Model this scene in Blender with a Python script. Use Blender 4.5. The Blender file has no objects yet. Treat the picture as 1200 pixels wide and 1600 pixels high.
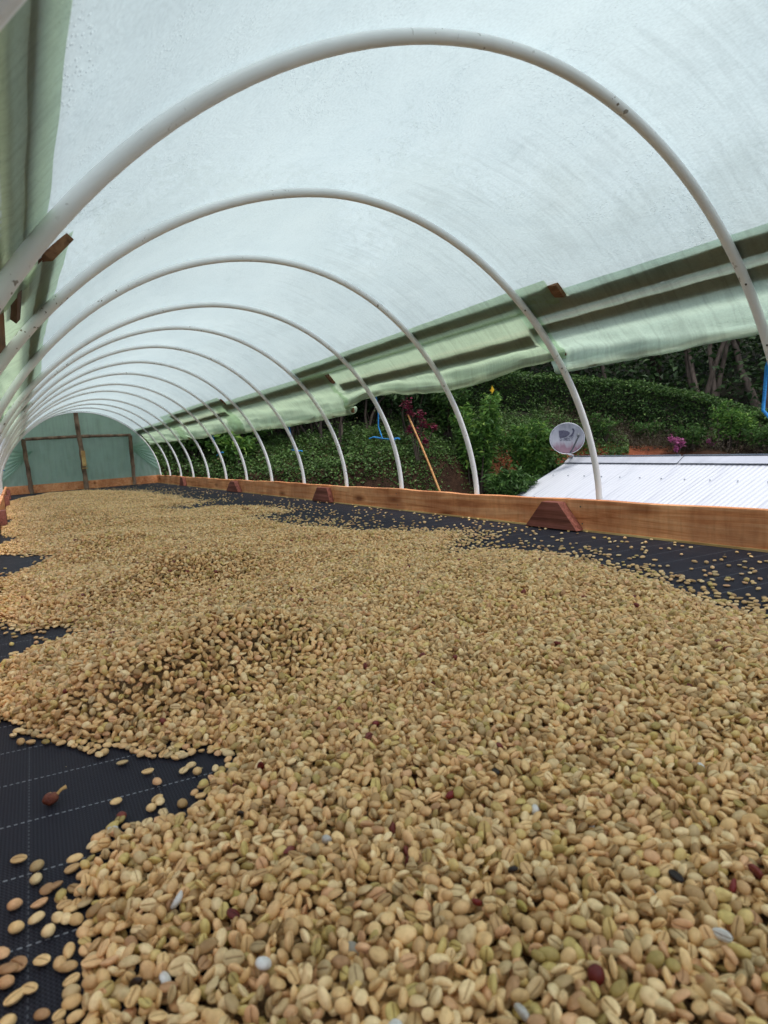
import bpy, math, random
import numpy as np
from mathutils import Vector, Matrix, Euler, noise as mnoise
random.seed(7); RNG = np.random.default_rng(7)
scene = bpy.context.scene
COL = scene.collection
R = math.radians

# ------------------------------------------------------------------ camera, world, sun, exposure
CAM = np.array([-0.74187, 0.0, 0.2335])
FPX = 971.70
CF = np.array([0.50084, 0.85831, -0.11166]); CR = np.array([0.85810, -0.50926, -0.06568]); CU = np.array([0.11324, 0.06292, 0.99157])
cd = bpy.data.cameras.new('camera'); cam = bpy.data.objects.new('camera', cd); COL.objects.link(cam); scene.camera = cam
cam.matrix_world = Matrix(((CR[0], CU[0], -CF[0], CAM[0]), (CR[1], CU[1], -CF[1], CAM[1]), (CR[2], CU[2], -CF[2], CAM[2]), (0, 0, 0, 1)))
cd.sensor_fit = 'VERTICAL'; cd.sensor_height = 24.0; cd.lens = 24.0 * FPX / 1600
cd.clip_start = 0.01; cd.clip_end = 800
cd.dof.use_dof = True; cd.dof.focus_distance = 1.9; cd.dof.aperture_fstop = cd.lens / 1.9

SUN_EL, SUN_AZ = 76.0, 170.0      # compass-like: azimuth measured clockwise from +Y
w = bpy.data.worlds.new('World'); scene.world = w; w.use_nodes = True
nt = w.node_tree; bg = nt.nodes['Background']
sky = nt.nodes.new('ShaderNodeTexSky'); sky.sky_type = 'NISHITA'; sky.sun_disc = False
sky.sun_elevation = R(SUN_EL); sky.sun_rotation = R(SUN_AZ); sky.altitude = 1300; sky.air_density = 1.0; sky.dust_density = 6.0; sky.ozone_density = 1.0
hs = nt.nodes.new('ShaderNodeHueSaturation'); hs.inputs['Saturation'].default_value = 0.45
nt.links.new(sky.outputs[0], hs.inputs['Color']); nt.links.new(hs.outputs[0], bg.inputs['Color'])
bg.inputs['Strength'].default_value = 0.15
sd = bpy.data.lights.new('sun', 'SUN'); sd.energy = 1.3; sd.angle = R(25); sd.color = (1.0, 0.96, 0.90)
sun = bpy.data.objects.new('sun', sd); COL.objects.link(sun)
el, az = R(SUN_EL), R(SUN_AZ)
sdir = Vector((math.sin(az) * math.cos(el), math.cos(az) * math.cos(el), math.sin(el)))
sun.rotation_euler = sdir.to_track_quat('Z', 'Y').to_euler(); sun.location = (0, 0, 30)
scene.view_settings.view_transform = 'Standard'; scene.view_settings.look = 'None'
scene.view_settings.gamma = 1.0; scene.view_settings.exposure = 0.90; scene.view_settings.use_curve_mapping = False
cy = scene.cycles
cy.max_bounces = 8; cy.diffuse_bounces = 5; cy.glossy_bounces = 3; cy.transmission_bounces = 6; cy.transparent_max_bounces = 12
cy.caustics_reflective = False; cy.caustics_refractive = False; cy.use_denoising = True; cy.sample_clamp_indirect = 6.0

def spot(px, py, d):            # a point at depth d metres along a line of sight
    return CAM + d * (CF + (px - 600) / FPX * CR - (py - 800) / FPX * CU)

# ------------------------------------------------------------------ helpers
def tag(o, label=None, cat=None, group=None, kind=None):
    if label: o['label'] = label
    if cat: o['category'] = cat
    if group: o['group'] = group
    if kind: o['kind'] = kind
    return o

def empty(name, loc=(0, 0, 0), rz=0):
    o = bpy.data.objects.new(name, None); COL.objects.link(o); o.location = loc; o.rotation_euler = (0, 0, rz); o.empty_display_size = 0.1
    return o

def link_mesh(name, me, parent=None, loc=None):
    o = bpy.data.objects.new(name, me); COL.objects.link(o)
    if loc is not None: o.location = loc
    if parent is not None:
        o.parent = parent
        # vertices are given in world space: undo the parent's placement
        if loc is None: o.matrix_parent_inverse = Matrix.Translation(parent.location).to_4x4().inverted() if parent.rotation_euler.z == 0 else (Matrix.Translation(parent.location) @ Euler(parent.rotation_euler).to_matrix().to_4x4()).inverted()
    return o

def np_mesh(name, V, F, mat=None, smooth=False, attr=None, uv=None):
    """fast mesh from arrays; F has 3 or 4 columns"""
    V = np.asarray(V, np.float32); F = np.asarray(F, np.int32)
    me = bpy.data.meshes.new(name)
    me.vertices.add(len(V)); me.vertices.foreach_set('co', V.ravel())
    k = F.shape[1]
    me.loops.add(F.size); me.loops.foreach_set('vertex_index', F.ravel())
    me.polygons.add(len(F)); me.polygons.foreach_set('loop_start', np.arange(0, F.size, k, dtype=np.int32))
    me.polygons.foreach_set('use_smooth', np.full(len(F), smooth, bool))
    if uv is not None:
        l = me.uv_layers.new(name='UVMap'); l.data.foreach_set('uv', np.asarray(uv, np.float32)[F.ravel()].ravel())
    if attr is not None:
        a = me.attributes.new('lv', 'FLOAT', 'POINT'); a.data.foreach_set('value', np.asarray(attr, np.float32))
    if mat: me.materials.append(mat)
    me.update(calc_edges=True)
    return me

def grid_faces(nu, nv):
    i = np.arange(nu - 1)[:, None] * nv + np.arange(nv - 1)[None, :]
    i = i.ravel()
    return np.stack([i, i + nv, i + nv + 1, i + 1], 1)

class MB:
    """collects boxes and tubes (mixed faces) and links them as ONE mesh object"""
    def __init__(s): s.v = []; s.f = []
    def box(s, c, size, rot=None, taper=None):
        b = len(s.v); hx, hy, hz = [q / 2 for q in size]
        for z in (-hz, hz):
            for x, y in ((-hx, -hy), (hx, -hy), (hx, hy), (-hx, hy)):
                p = Vector((x, y, z))
                if rot is not None: p = rot @ p
                s.v.append((p.x + c[0], p.y + c[1], p.z + c[2]))
        for f in ((3, 2, 1, 0), (4, 5, 6, 7), (0, 1, 5, 4), (1, 2, 6, 5), (2, 3, 7, 6), (3, 0, 4, 7)): s.f.append(tuple(b + q for q in f))
        return s
    def poly_prism(s, pts0, pts1):
        b = len(s.v); n = len(pts0); s.v += [tuple(p) for p in pts0] + [tuple(p) for p in pts1]
        s.f.append(tuple(b + i for i in range(n))[::-1]); s.f.append(tuple(b + n + i for i in range(n)))
        for i in range(n): j = (i + 1) % n; s.f.append((b + i, b + j, b + n + j, b + n + i))
        return s
    def tube(s, pts, rad, n=8, cap=True):
        pts = [Vector(p) for p in pts]; m = len(pts)
        rad = [float(q) for q in rad] if hasattr(rad, "__len__") else [float(rad)] * m
        b = len(s.v); ref = None
        for i, p in enumerate(pts):
            t = (pts[min(i + 1, m - 1)] - pts[max(i - 1, 0)]).normalized()
            if ref is None: ref = Vector((0, 0, 1)) if abs(t.z) < .9 else Vector((1, 0, 0))
            a = t.cross(ref).normalized(); c = a.cross(t).normalized(); ref = c
            for k in range(n):
                an = 2 * math.pi * k / n; q = p + rad[i] * (math.cos(an) * a + math.sin(an) * c); s.v.append(tuple(q))
        for i in range(m - 1):
            for k in range(n):
                k2 = (k + 1) % n; s.f.append((b + i * n + k, b + i * n + k2, b + (i + 1) * n + k2, b + (i + 1) * n + k))
        if cap:
            s.f.append(tuple(b + k for k in range(n))); s.f.append(tuple(b + (m - 1) * n + k for k in range(n))[::-1])
        return s
    def build(s, name, mat, parent=None, smooth=False, bevel=0):
        me = bpy.data.meshes.new(name); me.from_pydata(s.v, [], s.f); me.materials.append(mat)
        if smooth: me.polygons.foreach_set('use_smooth', [True] * len(me.polygons))
        o = link_mesh(name, me, parent)
        if bevel:
            md = o.modifiers.new('bevel', 'BEVEL'); md.width = bevel; md.segments = 2; md.limit_method = 'ANGLE'
        return o

# ------------------------------------------------------------------ materials
def newmat(name):
    m = bpy.data.materials.new(name); m.use_nodes = True; nt = m.node_tree
    return m, nt, nt.nodes['Principled BSDF'], nt.nodes['Material Output']
def node(nt, t, **kw):
    n = nt.nodes.new(t)
    for k, v in kw.items():
        if k in ('operation', 'blend_type', 'data_type', 'attribute_name', 'noise_dimensions', 'wave_type', 'bands_direction', 'feature', 'mode', 'attribute_type'): setattr(n, k, v)
        else: n.inputs[k].default_value = v
    return n
def ramp(nt, stops, interp='LINEAR'):
    r = nt.nodes.new('ShaderNodeValToRGB'); cr = r.color_ramp; cr.interpolation = interp
    while len(cr.elements) < len(stops): cr.elements.new(0.5)
    for e, (p, c) in zip(cr.elements, stops): e.position = p; e.color = (*c, 1) if len(c) == 3 else c
    return r
def coords(nt, kind='Object', scale=(1, 1, 1), rot=(0, 0, 0)):
    tc = nt.nodes.new('ShaderNodeTexCoord'); mp = nt.nodes.new('ShaderNodeMapping')
    mp.inputs['Scale'].default_value = scale; mp.inputs['Rotation'].default_value = rot
    nt.links.new(tc.outputs[kind], mp.inputs[0]); return mp.outputs[0]
def hexc(h):
    h = h.lstrip('#'); c = [int(h[i:i + 2], 16) / 255 for i in (0, 2, 4)]
    return tuple(x / 12.92 if x < .04045 else ((x + .055) / 1.055) ** 2.4 for x in c)

def simple(name, c1, c2=None, rough=.7, scale=8, detail=4, bump=0, stretch=(1, 1, 1), metallic=0, spec=.5, bscale=None):
    m, nt, bs, out = newmat(name); L = nt.links.new
    co = coords(nt, 'Object', stretch)
    n = node(nt, 'ShaderNodeTexNoise', Scale=scale, Detail=detail, Roughness=.6); L(co, n.inputs['Vector'])
    r = ramp(nt, [(.3, c1), (.7, c2 or c1)]); L(n.outputs[0], r.inputs[0]); L(r.outputs[0], bs.inputs['Base Color'])
    bs.inputs['Roughness'].default_value = rough; bs.inputs['Metallic'].default_value = metallic; bs.inputs['Specular IOR Level'].default_value = spec
    if bump:
        n2 = node(nt, 'ShaderNodeTexNoise', Scale=bscale or scale * 4, Detail=5); L(co, n2.inputs['Vector'])
        b = node(nt, 'ShaderNodeBump', Strength=bump, Distance=.01); L(n2.outputs[0], b.inputs['Height']); L(b.outputs[0], bs.inputs['Normal'])
    return m

def mat_film(name, tint, trans, diff, transp, wet=1.0, streak=1.0):
    m = bpy.data.materials.new(name); m.use_nodes = True; nt = m.node_tree; L = nt.links.new
    nt.nodes.remove(nt.nodes['Principled BSDF']); out = nt.nodes['Material Output']
    uv = nt.nodes.new('ShaderNodeTexCoord')
    def mp(s):
        q = nt.nodes.new('ShaderNodeMapping'); q.inputs['Scale'].default_value = s; L(uv.outputs['UV'], q.inputs[0]); return q.outputs[0]
    # streaks run down the arc (v), clouds of condensation, fine grain
    st = node(nt, 'ShaderNodeTexNoise', Scale=1.0, Detail=4, Roughness=.6, Distortion=.6); L(mp((64, 3.4, 1)), st.inputs['Vector'])
    cl = node(nt, 'ShaderNodeTexNoise', Scale=1.0, Detail=6, Roughness=.65); L(mp((4, 5, 1)), cl.inputs['Vector'])
    gr = node(nt, 'ShaderNodeTexNoise', Scale=1.0, Detail=3); L(mp((160, 150, 1)), gr.inputs['Vector'])
    a = node(nt, 'ShaderNodeMath', operation='MULTIPLY'); L(st.outputs[0], a.inputs[0]); L(cl.outputs[0], a.inputs[1])
    sx = nt.nodes.new('ShaderNodeSeparateXYZ'); L(uv.outputs['UV'], sx.inputs[0])
    mr = node(nt, 'ShaderNodeMapRange'); L(sx.outputs[1], mr.inputs['Value']); mr.inputs['From Min'].default_value = .75; mr.inputs['From Max'].default_value = 1.3; mr.inputs['To Min'].default_value = 0; mr.inputs['To Max'].default_value = .22
    aa = node(nt, 'ShaderNodeMath', operation='ADD'); L(a.outputs[0], aa.inputs[0]); L(mr.outputs[0], aa.inputs[1])
    sr = ramp(nt, [(.13, (1 - .13 * streak,) * 3), (.27, (1, 1, 1))]); L(aa.outputs[0], sr.inputs[0])
    gr2 = ramp(nt, [(.35, (1 - .07 * wet,) * 3), (.6, (1, 1, 1))]); L(gr.outputs[0], gr2.inputs[0])
    mx = node(nt, 'ShaderNodeMix', data_type='RGBA', blend_type='MULTIPLY'); mx.inputs[0].default_value = 1
    L(sr.outputs[0], mx.inputs[6]); L(gr2.outputs[0], mx.inputs[7])
    cr_ = node(nt, 'ShaderNodeTexNoise', Scale=1.0, Detail=3, Roughness=.5, Distortion=1.5); L(mp((5, 7, 1)), cr_.inputs['Vector'])
    c1 = node(nt, 'ShaderNodeMath', operation='SUBTRACT'); L(cr_.outputs[0], c1.inputs[0]); c1.inputs[1].default_value = .5
    c2 = node(nt, 'ShaderNodeMath', operation='ABSOLUTE'); L(c1.outputs[0], c2.inputs[0])
    c3 = ramp(nt, [(0, (.93, .94, .94)), (.010, (1, 1, 1))]); L(c2.outputs[0], c3.inputs[0])
    mxc = node(nt, 'ShaderNodeMix', data_type='RGBA', blend_type='MULTIPLY'); mxc.inputs[0].default_value = 1; L(mx.outputs[2], mxc.inputs[6]); L(c3.outputs[0], mxc.inputs[7])
    vd = node(nt, 'ShaderNodeTexVoronoi', Scale=1.0, Randomness=1.0); L(mp((75, 70, 1)), vd.inputs['Vector'])
    vq = ramp(nt, [(.07, (1.16, 1.14, 1.14)), (.11, (.93, .93, .93)), (.17, (1, 1, 1))]); L(vd.outputs['Distance'], vq.inputs[0])  # droplet sparkle painted into the colour: bright specks with darker rims
    dm_ = node(nt, 'ShaderNodeMath', operation='LESS_THAN'); L(aa.outputs[0], dm_.inputs[0]); dm_.inputs[1].default_value = .42
    mxd = node(nt, 'ShaderNodeMix', data_type='RGBA', blend_type='MULTIPLY'); L(dm_.outputs[0], mxd.inputs[0]); L(mxc.outputs[2], mxd.inputs[6]); L(vq.outputs[0], mxd.inputs[7])
    ca = node(nt, 'ShaderNodeTexNoise', Scale=1.0, Detail=5, Roughness=.6); L(mp((2.2, 3, 1)), ca.inputs['Vector'])
    c5 = ramp(nt, [(.3, (.93, .945, .95)), (.7, (1.03, 1.03, 1.02))]); L(ca.outputs[0], c5.inputs[0])
    mxe = node(nt, 'ShaderNodeMix', data_type='RGBA', blend_type='MULTIPLY'); mxe.inputs[0].default_value = 1; L(mxd.outputs[2], mxe.inputs[6]); L(c5.outputs[0], mxe.inputs[7])
    mx2 = node(nt, 'ShaderNodeMix', data_type='RGBA', blend_type='MULTIPLY'); mx2.inputs[0].default_value = 1
    L(mxe.outputs[2], mx2.inputs[6]); mx2.inputs[7].default_value = (*tint, 1)
    # bump: droplets and fine ripples
    vo = node(nt, 'ShaderNodeTexVoronoi', Scale=1.0, Randomness=1.0); L(mp((170, 160, 1)), vo.inputs['Vector'])
    vr = ramp(nt, [(.0, (1, 1, 1)), (.35, (0, 0, 0))]); L(vo.outputs['Distance'], vr.inputs[0])
    msk = ramp(nt, [(.5, (0, 0, 0)), (.6, (1, 1, 1))]); L(cl.outputs[0], msk.inputs[0])
    hv = node(nt, 'ShaderNodeMath', operation='MULTIPLY'); L(vr.outputs[0], hv.inputs[0]); L(msk.outputs[0], hv.inputs[1])
    rp = node(nt, 'ShaderNodeTexNoise', Scale=1.0, Detail=4, Distortion=1.0); L(mp((22, 14, 1)), rp.inputs['Vector'])
    ad = node(nt, 'ShaderNodeMath', operation='ADD'); L(hv.outputs[0], ad.inputs[0]); L(rp.outputs[0], ad.inputs[1])
    bp = node(nt, 'ShaderNodeBump', Strength=.5 * wet, Distance=.004); L(ad.outputs[0], bp.inputs['Height'])
    tr = nt.nodes.new('ShaderNodeBsdfTranslucent'); df = nt.nodes.new('ShaderNodeBsdfDiffuse'); tp = nt.nodes.new('ShaderNodeBsdfTransparent')
    gl = nt.nodes.new('ShaderNodeBsdfGlossy'); gl.inputs['Roughness'].default_value = .25
    for s in (tr, df): L(mx2.outputs[2], s.inputs['Color'])
    L(bp.outputs[0], tr.inputs['Normal']); L(bp.outputs[0], gl.inputs['Normal'])
    tp.inputs['Color'].default_value = (.95, 1, .97, 1)
    m1 = nt.nodes.new('ShaderNodeMixShader'); m1.inputs[0].default_value = diff / (diff + trans); L(tr.outputs[0], m1.inputs[1]); L(df.outputs[0], m1.inputs[2])
    m2 = nt.nodes.new('ShaderNodeMixShader'); m2.inputs[0].default_value = transp; L(m1.outputs[0], m2.inputs[1]); L(tp.outputs[0], m2.inputs[2])
    m3 = nt.nodes.new('ShaderNodeMixShader'); m3.inputs[0].default_value = .05; L(m2.outputs[0], m3.inputs[1]); L(gl.outputs[0], m3.inputs[2])
    L(m3.outputs[0], out.inputs['Surface'])
    return m

M = {}
M['film'] = mat_film('clear_film', (.500, .590, .588), .80, .20, .07, streak=1.0, wet=1.2)
M['film_side'] = mat_film('curtain_film', (.57, .73, .50), .74, .26, .22, streak=1.6)
M['film_pale'] = mat_film('pale_curtain_film', (.58, .74, .60), .76, .24, .17, streak=1.8)
M['film_end'] = mat_film('end_film', (.50, .72, .58), .72, .28, .10, wet=.4, streak=1.2)

def mat_pvc():
    m, nt, bs, out = newmat('white_pvc'); L = nt.links.new
    co = coords(nt)
    n = node(nt, 'ShaderNodeTexNoise', Scale=9, Detail=4); L(co, n.inputs['Vector'])
    r = ramp(nt, [(.35, (.80, .80, .795)), (.7, (.88, .88, .88))]); L(n.outputs[0], r.inputs[0])
    n2 = node(nt, 'ShaderNodeTexNoise', Scale=95, Detail=2); L(co, n2.inputs['Vector'])
    n3 = node(nt, 'ShaderNodeTexNoise', Scale=5, Detail=2); L(co, n3.inputs['Vector'])
    r2 = ramp(nt, [(.645, (0, 0, 0)), (.68, (1, 1, 1))]); L(n2.outputs[0], r2.inputs[0])
    r3 = ramp(nt, [(.5, (0, 0, 0)), (.62, (1, 1, 1))]); L(n3.outputs[0], r3.inputs[0])
    mu = node(nt, 'ShaderNodeMath', operation='MULTIPLY'); L(r2.outputs[0], mu.inputs[0]); L(r3.outputs[0], mu.inputs[1])
    mx = node(nt, 'ShaderNodeMix', data_type='RGBA'); L(mu.outputs[0], mx.inputs[0]); L(r.outputs[0], mx.inputs[6]); mx.inputs[7].default_value = (.16, .12, .08, 1)
    L(mx.outputs[2], bs.inputs['Base Color']); bs.inputs['Roughness'].default_value = .38
    return m
M['pvc'] = mat_pvc()

def mat_wood(name, c_lo, c_hi, c_dark, grain=(60, 2.2, 60), bump=.25, knots=False):
    m, nt, bs, out = newmat(name); L = nt.links.new
    co = coords(nt, 'Object', grain); c2 = coords(nt)
    n = node(nt, 'ShaderNodeTexNoise', Scale=1.0, Detail=8, Roughness=.65, Distortion=1.2); L(co, n.inputs['Vector'])
    r = ramp(nt, [(.28, c_dark), (.45, c_lo), (.7, c_hi)]); L(n.outputs[0], r.inputs[0])
    nb = node(nt, 'ShaderNodeTexNoise', Scale=5.0, Detail=5, Roughness=.6); L(c2, nb.inputs['Vector'])
    rb = ramp(nt, [(.38, (.62, .50, .46)), (.6, (1, 1, 1))]); L(nb.outputs[0], rb.inputs[0])
    mx = node(nt, 'ShaderNodeMix', data_type='RGBA', blend_type='MULTIPLY'); mx.inputs[0].default_value = .8
    L(r.outputs[0], mx.inputs[6]); L(rb.outputs[0], mx.inputs[7]); L(mx.outputs[2], bs.inputs['Base Color'])
    if knots:
        vk = node(nt, 'ShaderNodeTexVoronoi', Scale=1.0, Randomness=1.0); L(coords(nt, 'Object', (9, 2.6, 9)), vk.inputs['Vector'])
        rk = ramp(nt, [(.06, (.22, .13, .09)), (.13, (.62, .50, .42)), (.22, (1, 1, 1))]); L(vk.outputs['Distance'], rk.inputs[0])
        mk = node(nt, 'ShaderNodeMix', data_type='RGBA', blend_type='MULTIPLY'); mk.inputs[0].default_value = .85; L(mx.outputs[2], mk.inputs[6]); L(rk.outputs[0], mk.inputs[7])
        # circular-saw marks across the face
        sw = node(nt, 'ShaderNodeTexNoise', Scale=1.0, Detail=3, Distortion=.5); L(coords(nt, 'Object', (4, 55, 7), (.5, 0, 0)), sw.inputs['Vector'])
        rs_ = ramp(nt, [(.38, (.88, .86, .84)), (.5, (1, 1, 1))]); L(sw.outputs[0], rs_.inputs[0])
        mx = node(nt, 'ShaderNodeMix', data_type='RGBA', blend_type='MULTIPLY'); mx.inputs[0].default_value = .8; L(mk.outputs[2], mx.inputs[6]); L(rs_.outputs[0], mx.inputs[7])
        L(mx.outputs[2], bs.inputs['Base Color'])
    bs.inputs['Roughness'].default_value = .75; bs.inputs['Specular IOR Level'].default_value = .3
    b = node(nt, 'ShaderNodeBump', Strength=bump, Distance=.004); L(n.outputs[0], b.inputs['Height']); L(b.outputs[0], bs.inputs['Normal'])
    return m
M['board'] = mat_wood('sawn_reddish_board', hexc('DE9460'), hexc('F2BC8C'), hexc('A8623A'), grain=(34, 1.7, 34), bump=.5, knots=True)
M['cleat'] = mat_wood('dark_red_wood', hexc('7A4536'), hexc('A5655A'), hexc('4A251B'))
M['pale_wood'] = mat_wood('pale_wood', hexc('D3B070'), hexc('E8CC92'), hexc('A98550'))
M['batten'] = mat_wood('weathered_batten', hexc('6B4A2F'), hexc('8A6545'), hexc('3A2516'))
M['cleat_dark'] = mat_wood('dark_brown_wood', hexc('4A3424'), hexc('6A4D38'), hexc('251810'))  # dark brown wood for the narrow strip at the left edge
M['bark'] = simple('mottled_bark', hexc('3D2A1E'), hexc('9A7F68'), .9, 14, 6, .8, (1, 1, .5))
M['rope'] = simple('blue_rope', hexc('0B6FB8'), hexc('1A8FD6'), .6, 60, 2, .4)
M['nail'] = simple('nail_steel', (.05, .045, .04), (.12, .1, .09), .5, 50)

def mat_bean(name, pal=None, col=None):
    m, nt, bs, out = newmat(name); L = nt.links.new
    oi = nt.nodes.new('ShaderNodeObjectInfo')
    if pal:
        r = ramp(nt, pal, 'CONSTANT'); L(oi.outputs['Random'], r.inputs[0]); base = r.outputs[0]
    else:
        rg = nt.nodes.new('ShaderNodeRGB'); rg.outputs[0].default_value = (*col, 1); base = rg.outputs[0]
    f = node(nt, 'ShaderNodeMath', operation='MULTIPLY'); L(oi.outputs['Random'], f.inputs[0]); f.inputs[1].default_value = 61.7
    f2 = node(nt, 'ShaderNodeMath', operation='FRACT'); L(f.outputs[0], f2.inputs[0])
    r2 = ramp(nt, [(0, (.48, .45, .40)), (.45, (.88, .86, .83)), (1, (1.0, 1.0, 1.0))]); L(f2.outputs[0], r2.inputs[0])
    mx = node(nt, 'ShaderNodeMix', data_type='RGBA', blend_type='MULTIPLY'); mx.inputs[0].default_value = 1; L(base, mx.inputs[6]); L(r2.outputs[0], mx.inputs[7])
    tc = nt.nodes.new('ShaderNodeTexCoord')
    n = node(nt, 'ShaderNodeTexNoise', Scale=260, Detail=4, noise_dimensions='4D'); L(tc.outputs['Object'], n.inputs['Vector'])
    L(f.outputs[0], n.inputs['W'])
    r3 = ramp(nt, [(.3, (.74, .70, .63)), (.62, (1.03, 1.03, 1.03))]); L(n.outputs[0], r3.inputs[0])
    mx2 = node(nt, 'ShaderNodeMix', data_type='RGBA', blend_type='MULTIPLY'); mx2.inputs[0].default_value = .8; L(mx.outputs[2], mx2.inputs[6]); L(r3.outputs[0], mx2.inputs[7])
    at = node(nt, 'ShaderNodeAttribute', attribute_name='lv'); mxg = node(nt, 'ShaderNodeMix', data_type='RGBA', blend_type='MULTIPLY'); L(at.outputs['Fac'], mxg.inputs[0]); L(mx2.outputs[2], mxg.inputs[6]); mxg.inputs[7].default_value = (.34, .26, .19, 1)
    L(mxg.outputs[2], bs.inputs['Base Color']); bs.inputs['Roughness'].default_value = .45; bs.inputs['Specular IOR Level'].default_value = .35
    b = node(nt, 'ShaderNodeBump', Strength=.25, Distance=.0006); L(n.outputs[0], b.inputs['Height']); L(b.outputs[0], bs.inputs['Normal'])
    return m
T1, T2, T3, T4, T5 = hexc('F7D095'), hexc('EEC489'), hexc('FCDEAA'), hexc('E5BC86'), hexc('F5C790')
OL, OL2, PK, GY = hexc('D8BF76'), hexc('E3C580'), hexc('E6B486'), hexc('EED2A0')
pal = []
seq = [T1, T2, T3, T4, T5, OL2, T1, T3, T2, T4, OL, T4, T1, T5, T3, PK, T2, T4, GY, T1, T3, OL2, T2, T4]
for i, c in enumerate(seq): pal.append((i * .993 / len(seq), c))
pal += [(.9935, hexc('E2E0DA')), (.9945, hexc('7E3A30')), (.9965, hexc('4B3328')), (.998, hexc('BE8255')), (.9988, hexc('C6B45A'))]
M['bean'] = mat_bean('parchment_bean', pal=pal)
BC = {'tan': 'F6CF94', 'pale': 'FCDCA6', 'brown': 'E8B788', 'olive': 'D9C178', 'greyish': 'ECD2A0', 'white': 'E6E6E4', 'red': '7C2A26', 'orange': 'C0825A', 'black': '2A1D16', 'yellow': 'CDBB66'}
for k, h in BC.items(): M['bean_' + k] = mat_bean(k + '_bean', col=hexc(h))
M['cherry'] = simple('dried_cherry', hexc('5A2418'), hexc('8A4A30'), .4, 200, 3, .5)

def mat_mat():
    m, nt, bs, out = newmat('woven_groundcover'); L = nt.links.new
    tc = nt.nodes.new('ShaderNodeTexCoord'); sp = nt.nodes.new('ShaderNodeSeparateXYZ'); L(tc.outputs['Object'], sp.inputs[0])
    def mth(op, a, b=None, c=None):
        n = node(nt, 'ShaderNodeMath', operation=op)
        for i, q in enumerate((a, b, c)):
            if q is None: continue
            if isinstance(q, (int, float)): n.inputs[i].default_value = q
            else: L(q, n.inputs[i])
        return n.outputs[0]
    X, Y = sp.outputs[0], sp.outputs[1]
    Yr = mth('MULTIPLY_ADD', X, .12, Y); Xr = mth('MULTIPLY_ADD', Y, -.02, X)
    sx = mth('SINE', mth('MULTIPLY', Xr, 2 * math.pi / .0032)); sy = mth('SINE', mth('MULTIPLY', Yr, 2 * math.pi / .0040))
    wv = mth('MULTIPLY', sx, sy)
    rb = mth('ADD', mth('MULTIPLY', sx, .35), wv)
    h = mth('MULTIPLY_ADD', rb, .35, .5)
    col = ramp(nt, [(.15, (.004, .004, .007)), (.85, (.040, .041, .055))]); L(h, col.inputs[0])
    # white marker threads, dashed
    def line(c, c0, pitch, wdt, along, dash):
        fr = mth('FRACT', mth('DIVIDE', mth('SUBTRACT', c, c0 - wdt / 2), pitch))
        a = mth('LESS_THAN', fr, wdt / pitch)
        d = mth('LESS_THAN', mth('FRACT', mth('DIVIDE', along, dash)), .55)
        return mth('MULTIPLY', a, d)
    l1 = line(Yr, .571, .0888, .0011, Xr, .0058); l2 = line(Xr, -.782, .1165, .0010, Yr, .0068)
    ln = mth('MAXIMUM', l1, mth('MULTIPLY', l2, .22))
    mx = node(nt, 'ShaderNodeMix', data_type='RGBA'); L(ln, mx.inputs[0]); L(col.outputs[0], mx.inputs[6]); mx.inputs[7].default_value = (.34, .36, .40, 1)
    # dust film
    nz = node(nt, 'ShaderNodeTexNoise', Scale=6, Detail=5); L(tc.outputs['Object'], nz.inputs['Vector'])
    dr = ramp(nt, [(.45, (0, 0, 0)), (.8, (.28, .28, .28))]); L(nz.outputs[0], dr.inputs[0])
    mx2 = node(nt, 'ShaderNodeMix', data_type='RGBA'); L(dr.outputs[0], mx2.inputs[0]); L(mx.outputs[2], mx2.inputs[6]); mx2.inputs[7].default_value = (.04, .037, .042, 1)
    L(mx2.outputs[2], bs.inputs['Base Color']); bs.inputs['Roughness'].default_value = .6; bs.inputs['Specular IOR Level'].default_value = .1
    b = node(nt, 'ShaderNodeBump', Strength=.5, Distance=.0006); L(h, b.inputs['Height']); L(b.outputs[0], bs.inputs['Normal'])
    return m
M['mat'] = mat_mat()

def mat_leaf(name, stops, rough=.55, transl=.25):
    m, nt, bs, out = newmat(name); L = nt.links.new
    at = node(nt, 'ShaderNodeAttribute', attribute_name='lv'); r = ramp(nt, stops); L(at.outputs['Fac'], r.inputs[0])
    L(r.outputs[0], bs.inputs['Base Color']); bs.inputs['Roughness'].default_value = rough; bs.inputs['Specular IOR Level'].default_value = .3
    tr = nt.nodes.new('ShaderNodeBsdfTranslucent'); L(r.outputs[0], tr.inputs['Color'])
    mx = nt.nodes.new('ShaderNodeMixShader'); mx.inputs[0].default_value = transl; L(bs.outputs[0], mx.inputs[1]); L(tr.outputs[0], mx.inputs[2]); L(mx.outputs[0], out.inputs['Surface'])
    return m
M['leaf_dark'] = mat_leaf('dark_leaves', [(0, (.012, .028, .010)), (.6, (.034, .075, .022)), (1, (.075, .13, .04))])
M['leaf_mid'] = mat_leaf('mid_leaves', [(0, (.022, .055, .012)), (.6, (.058, .13, .028)), (1, (.13, .23, .05))])
M['leaf_bright'] = mat_leaf('bright_leaves', [(0, (.035, .09, .02)), (.6, (.09, .20, .035)), (1, (.22, .34, .06))])
M['leaf_hedge'] = mat_leaf('hedge_leaves', [(0, (.018, .045, .012)), (.6, (.060, .128, .030)), (1, (.17, .27, .07))])
M['leaf_cover'] = mat_leaf('ground_cover_leaves', [(0, (.035, .05, .02)), (.55, (.075, .15, .036)), (.9, (.14, .24, .06)), (1, (.16, .12, .06))])
M['leaf_dry'] = mat_leaf('dry_brush', [(0, (.03, .022, .014)), (.6, (.075, .055, .035)), (1, (.09, .11, .04))])
M['petal_red'] = mat_leaf('crimson_bracts', [(0, (.07, .006, .018)), (1, (.20, .02, .05))])
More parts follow.
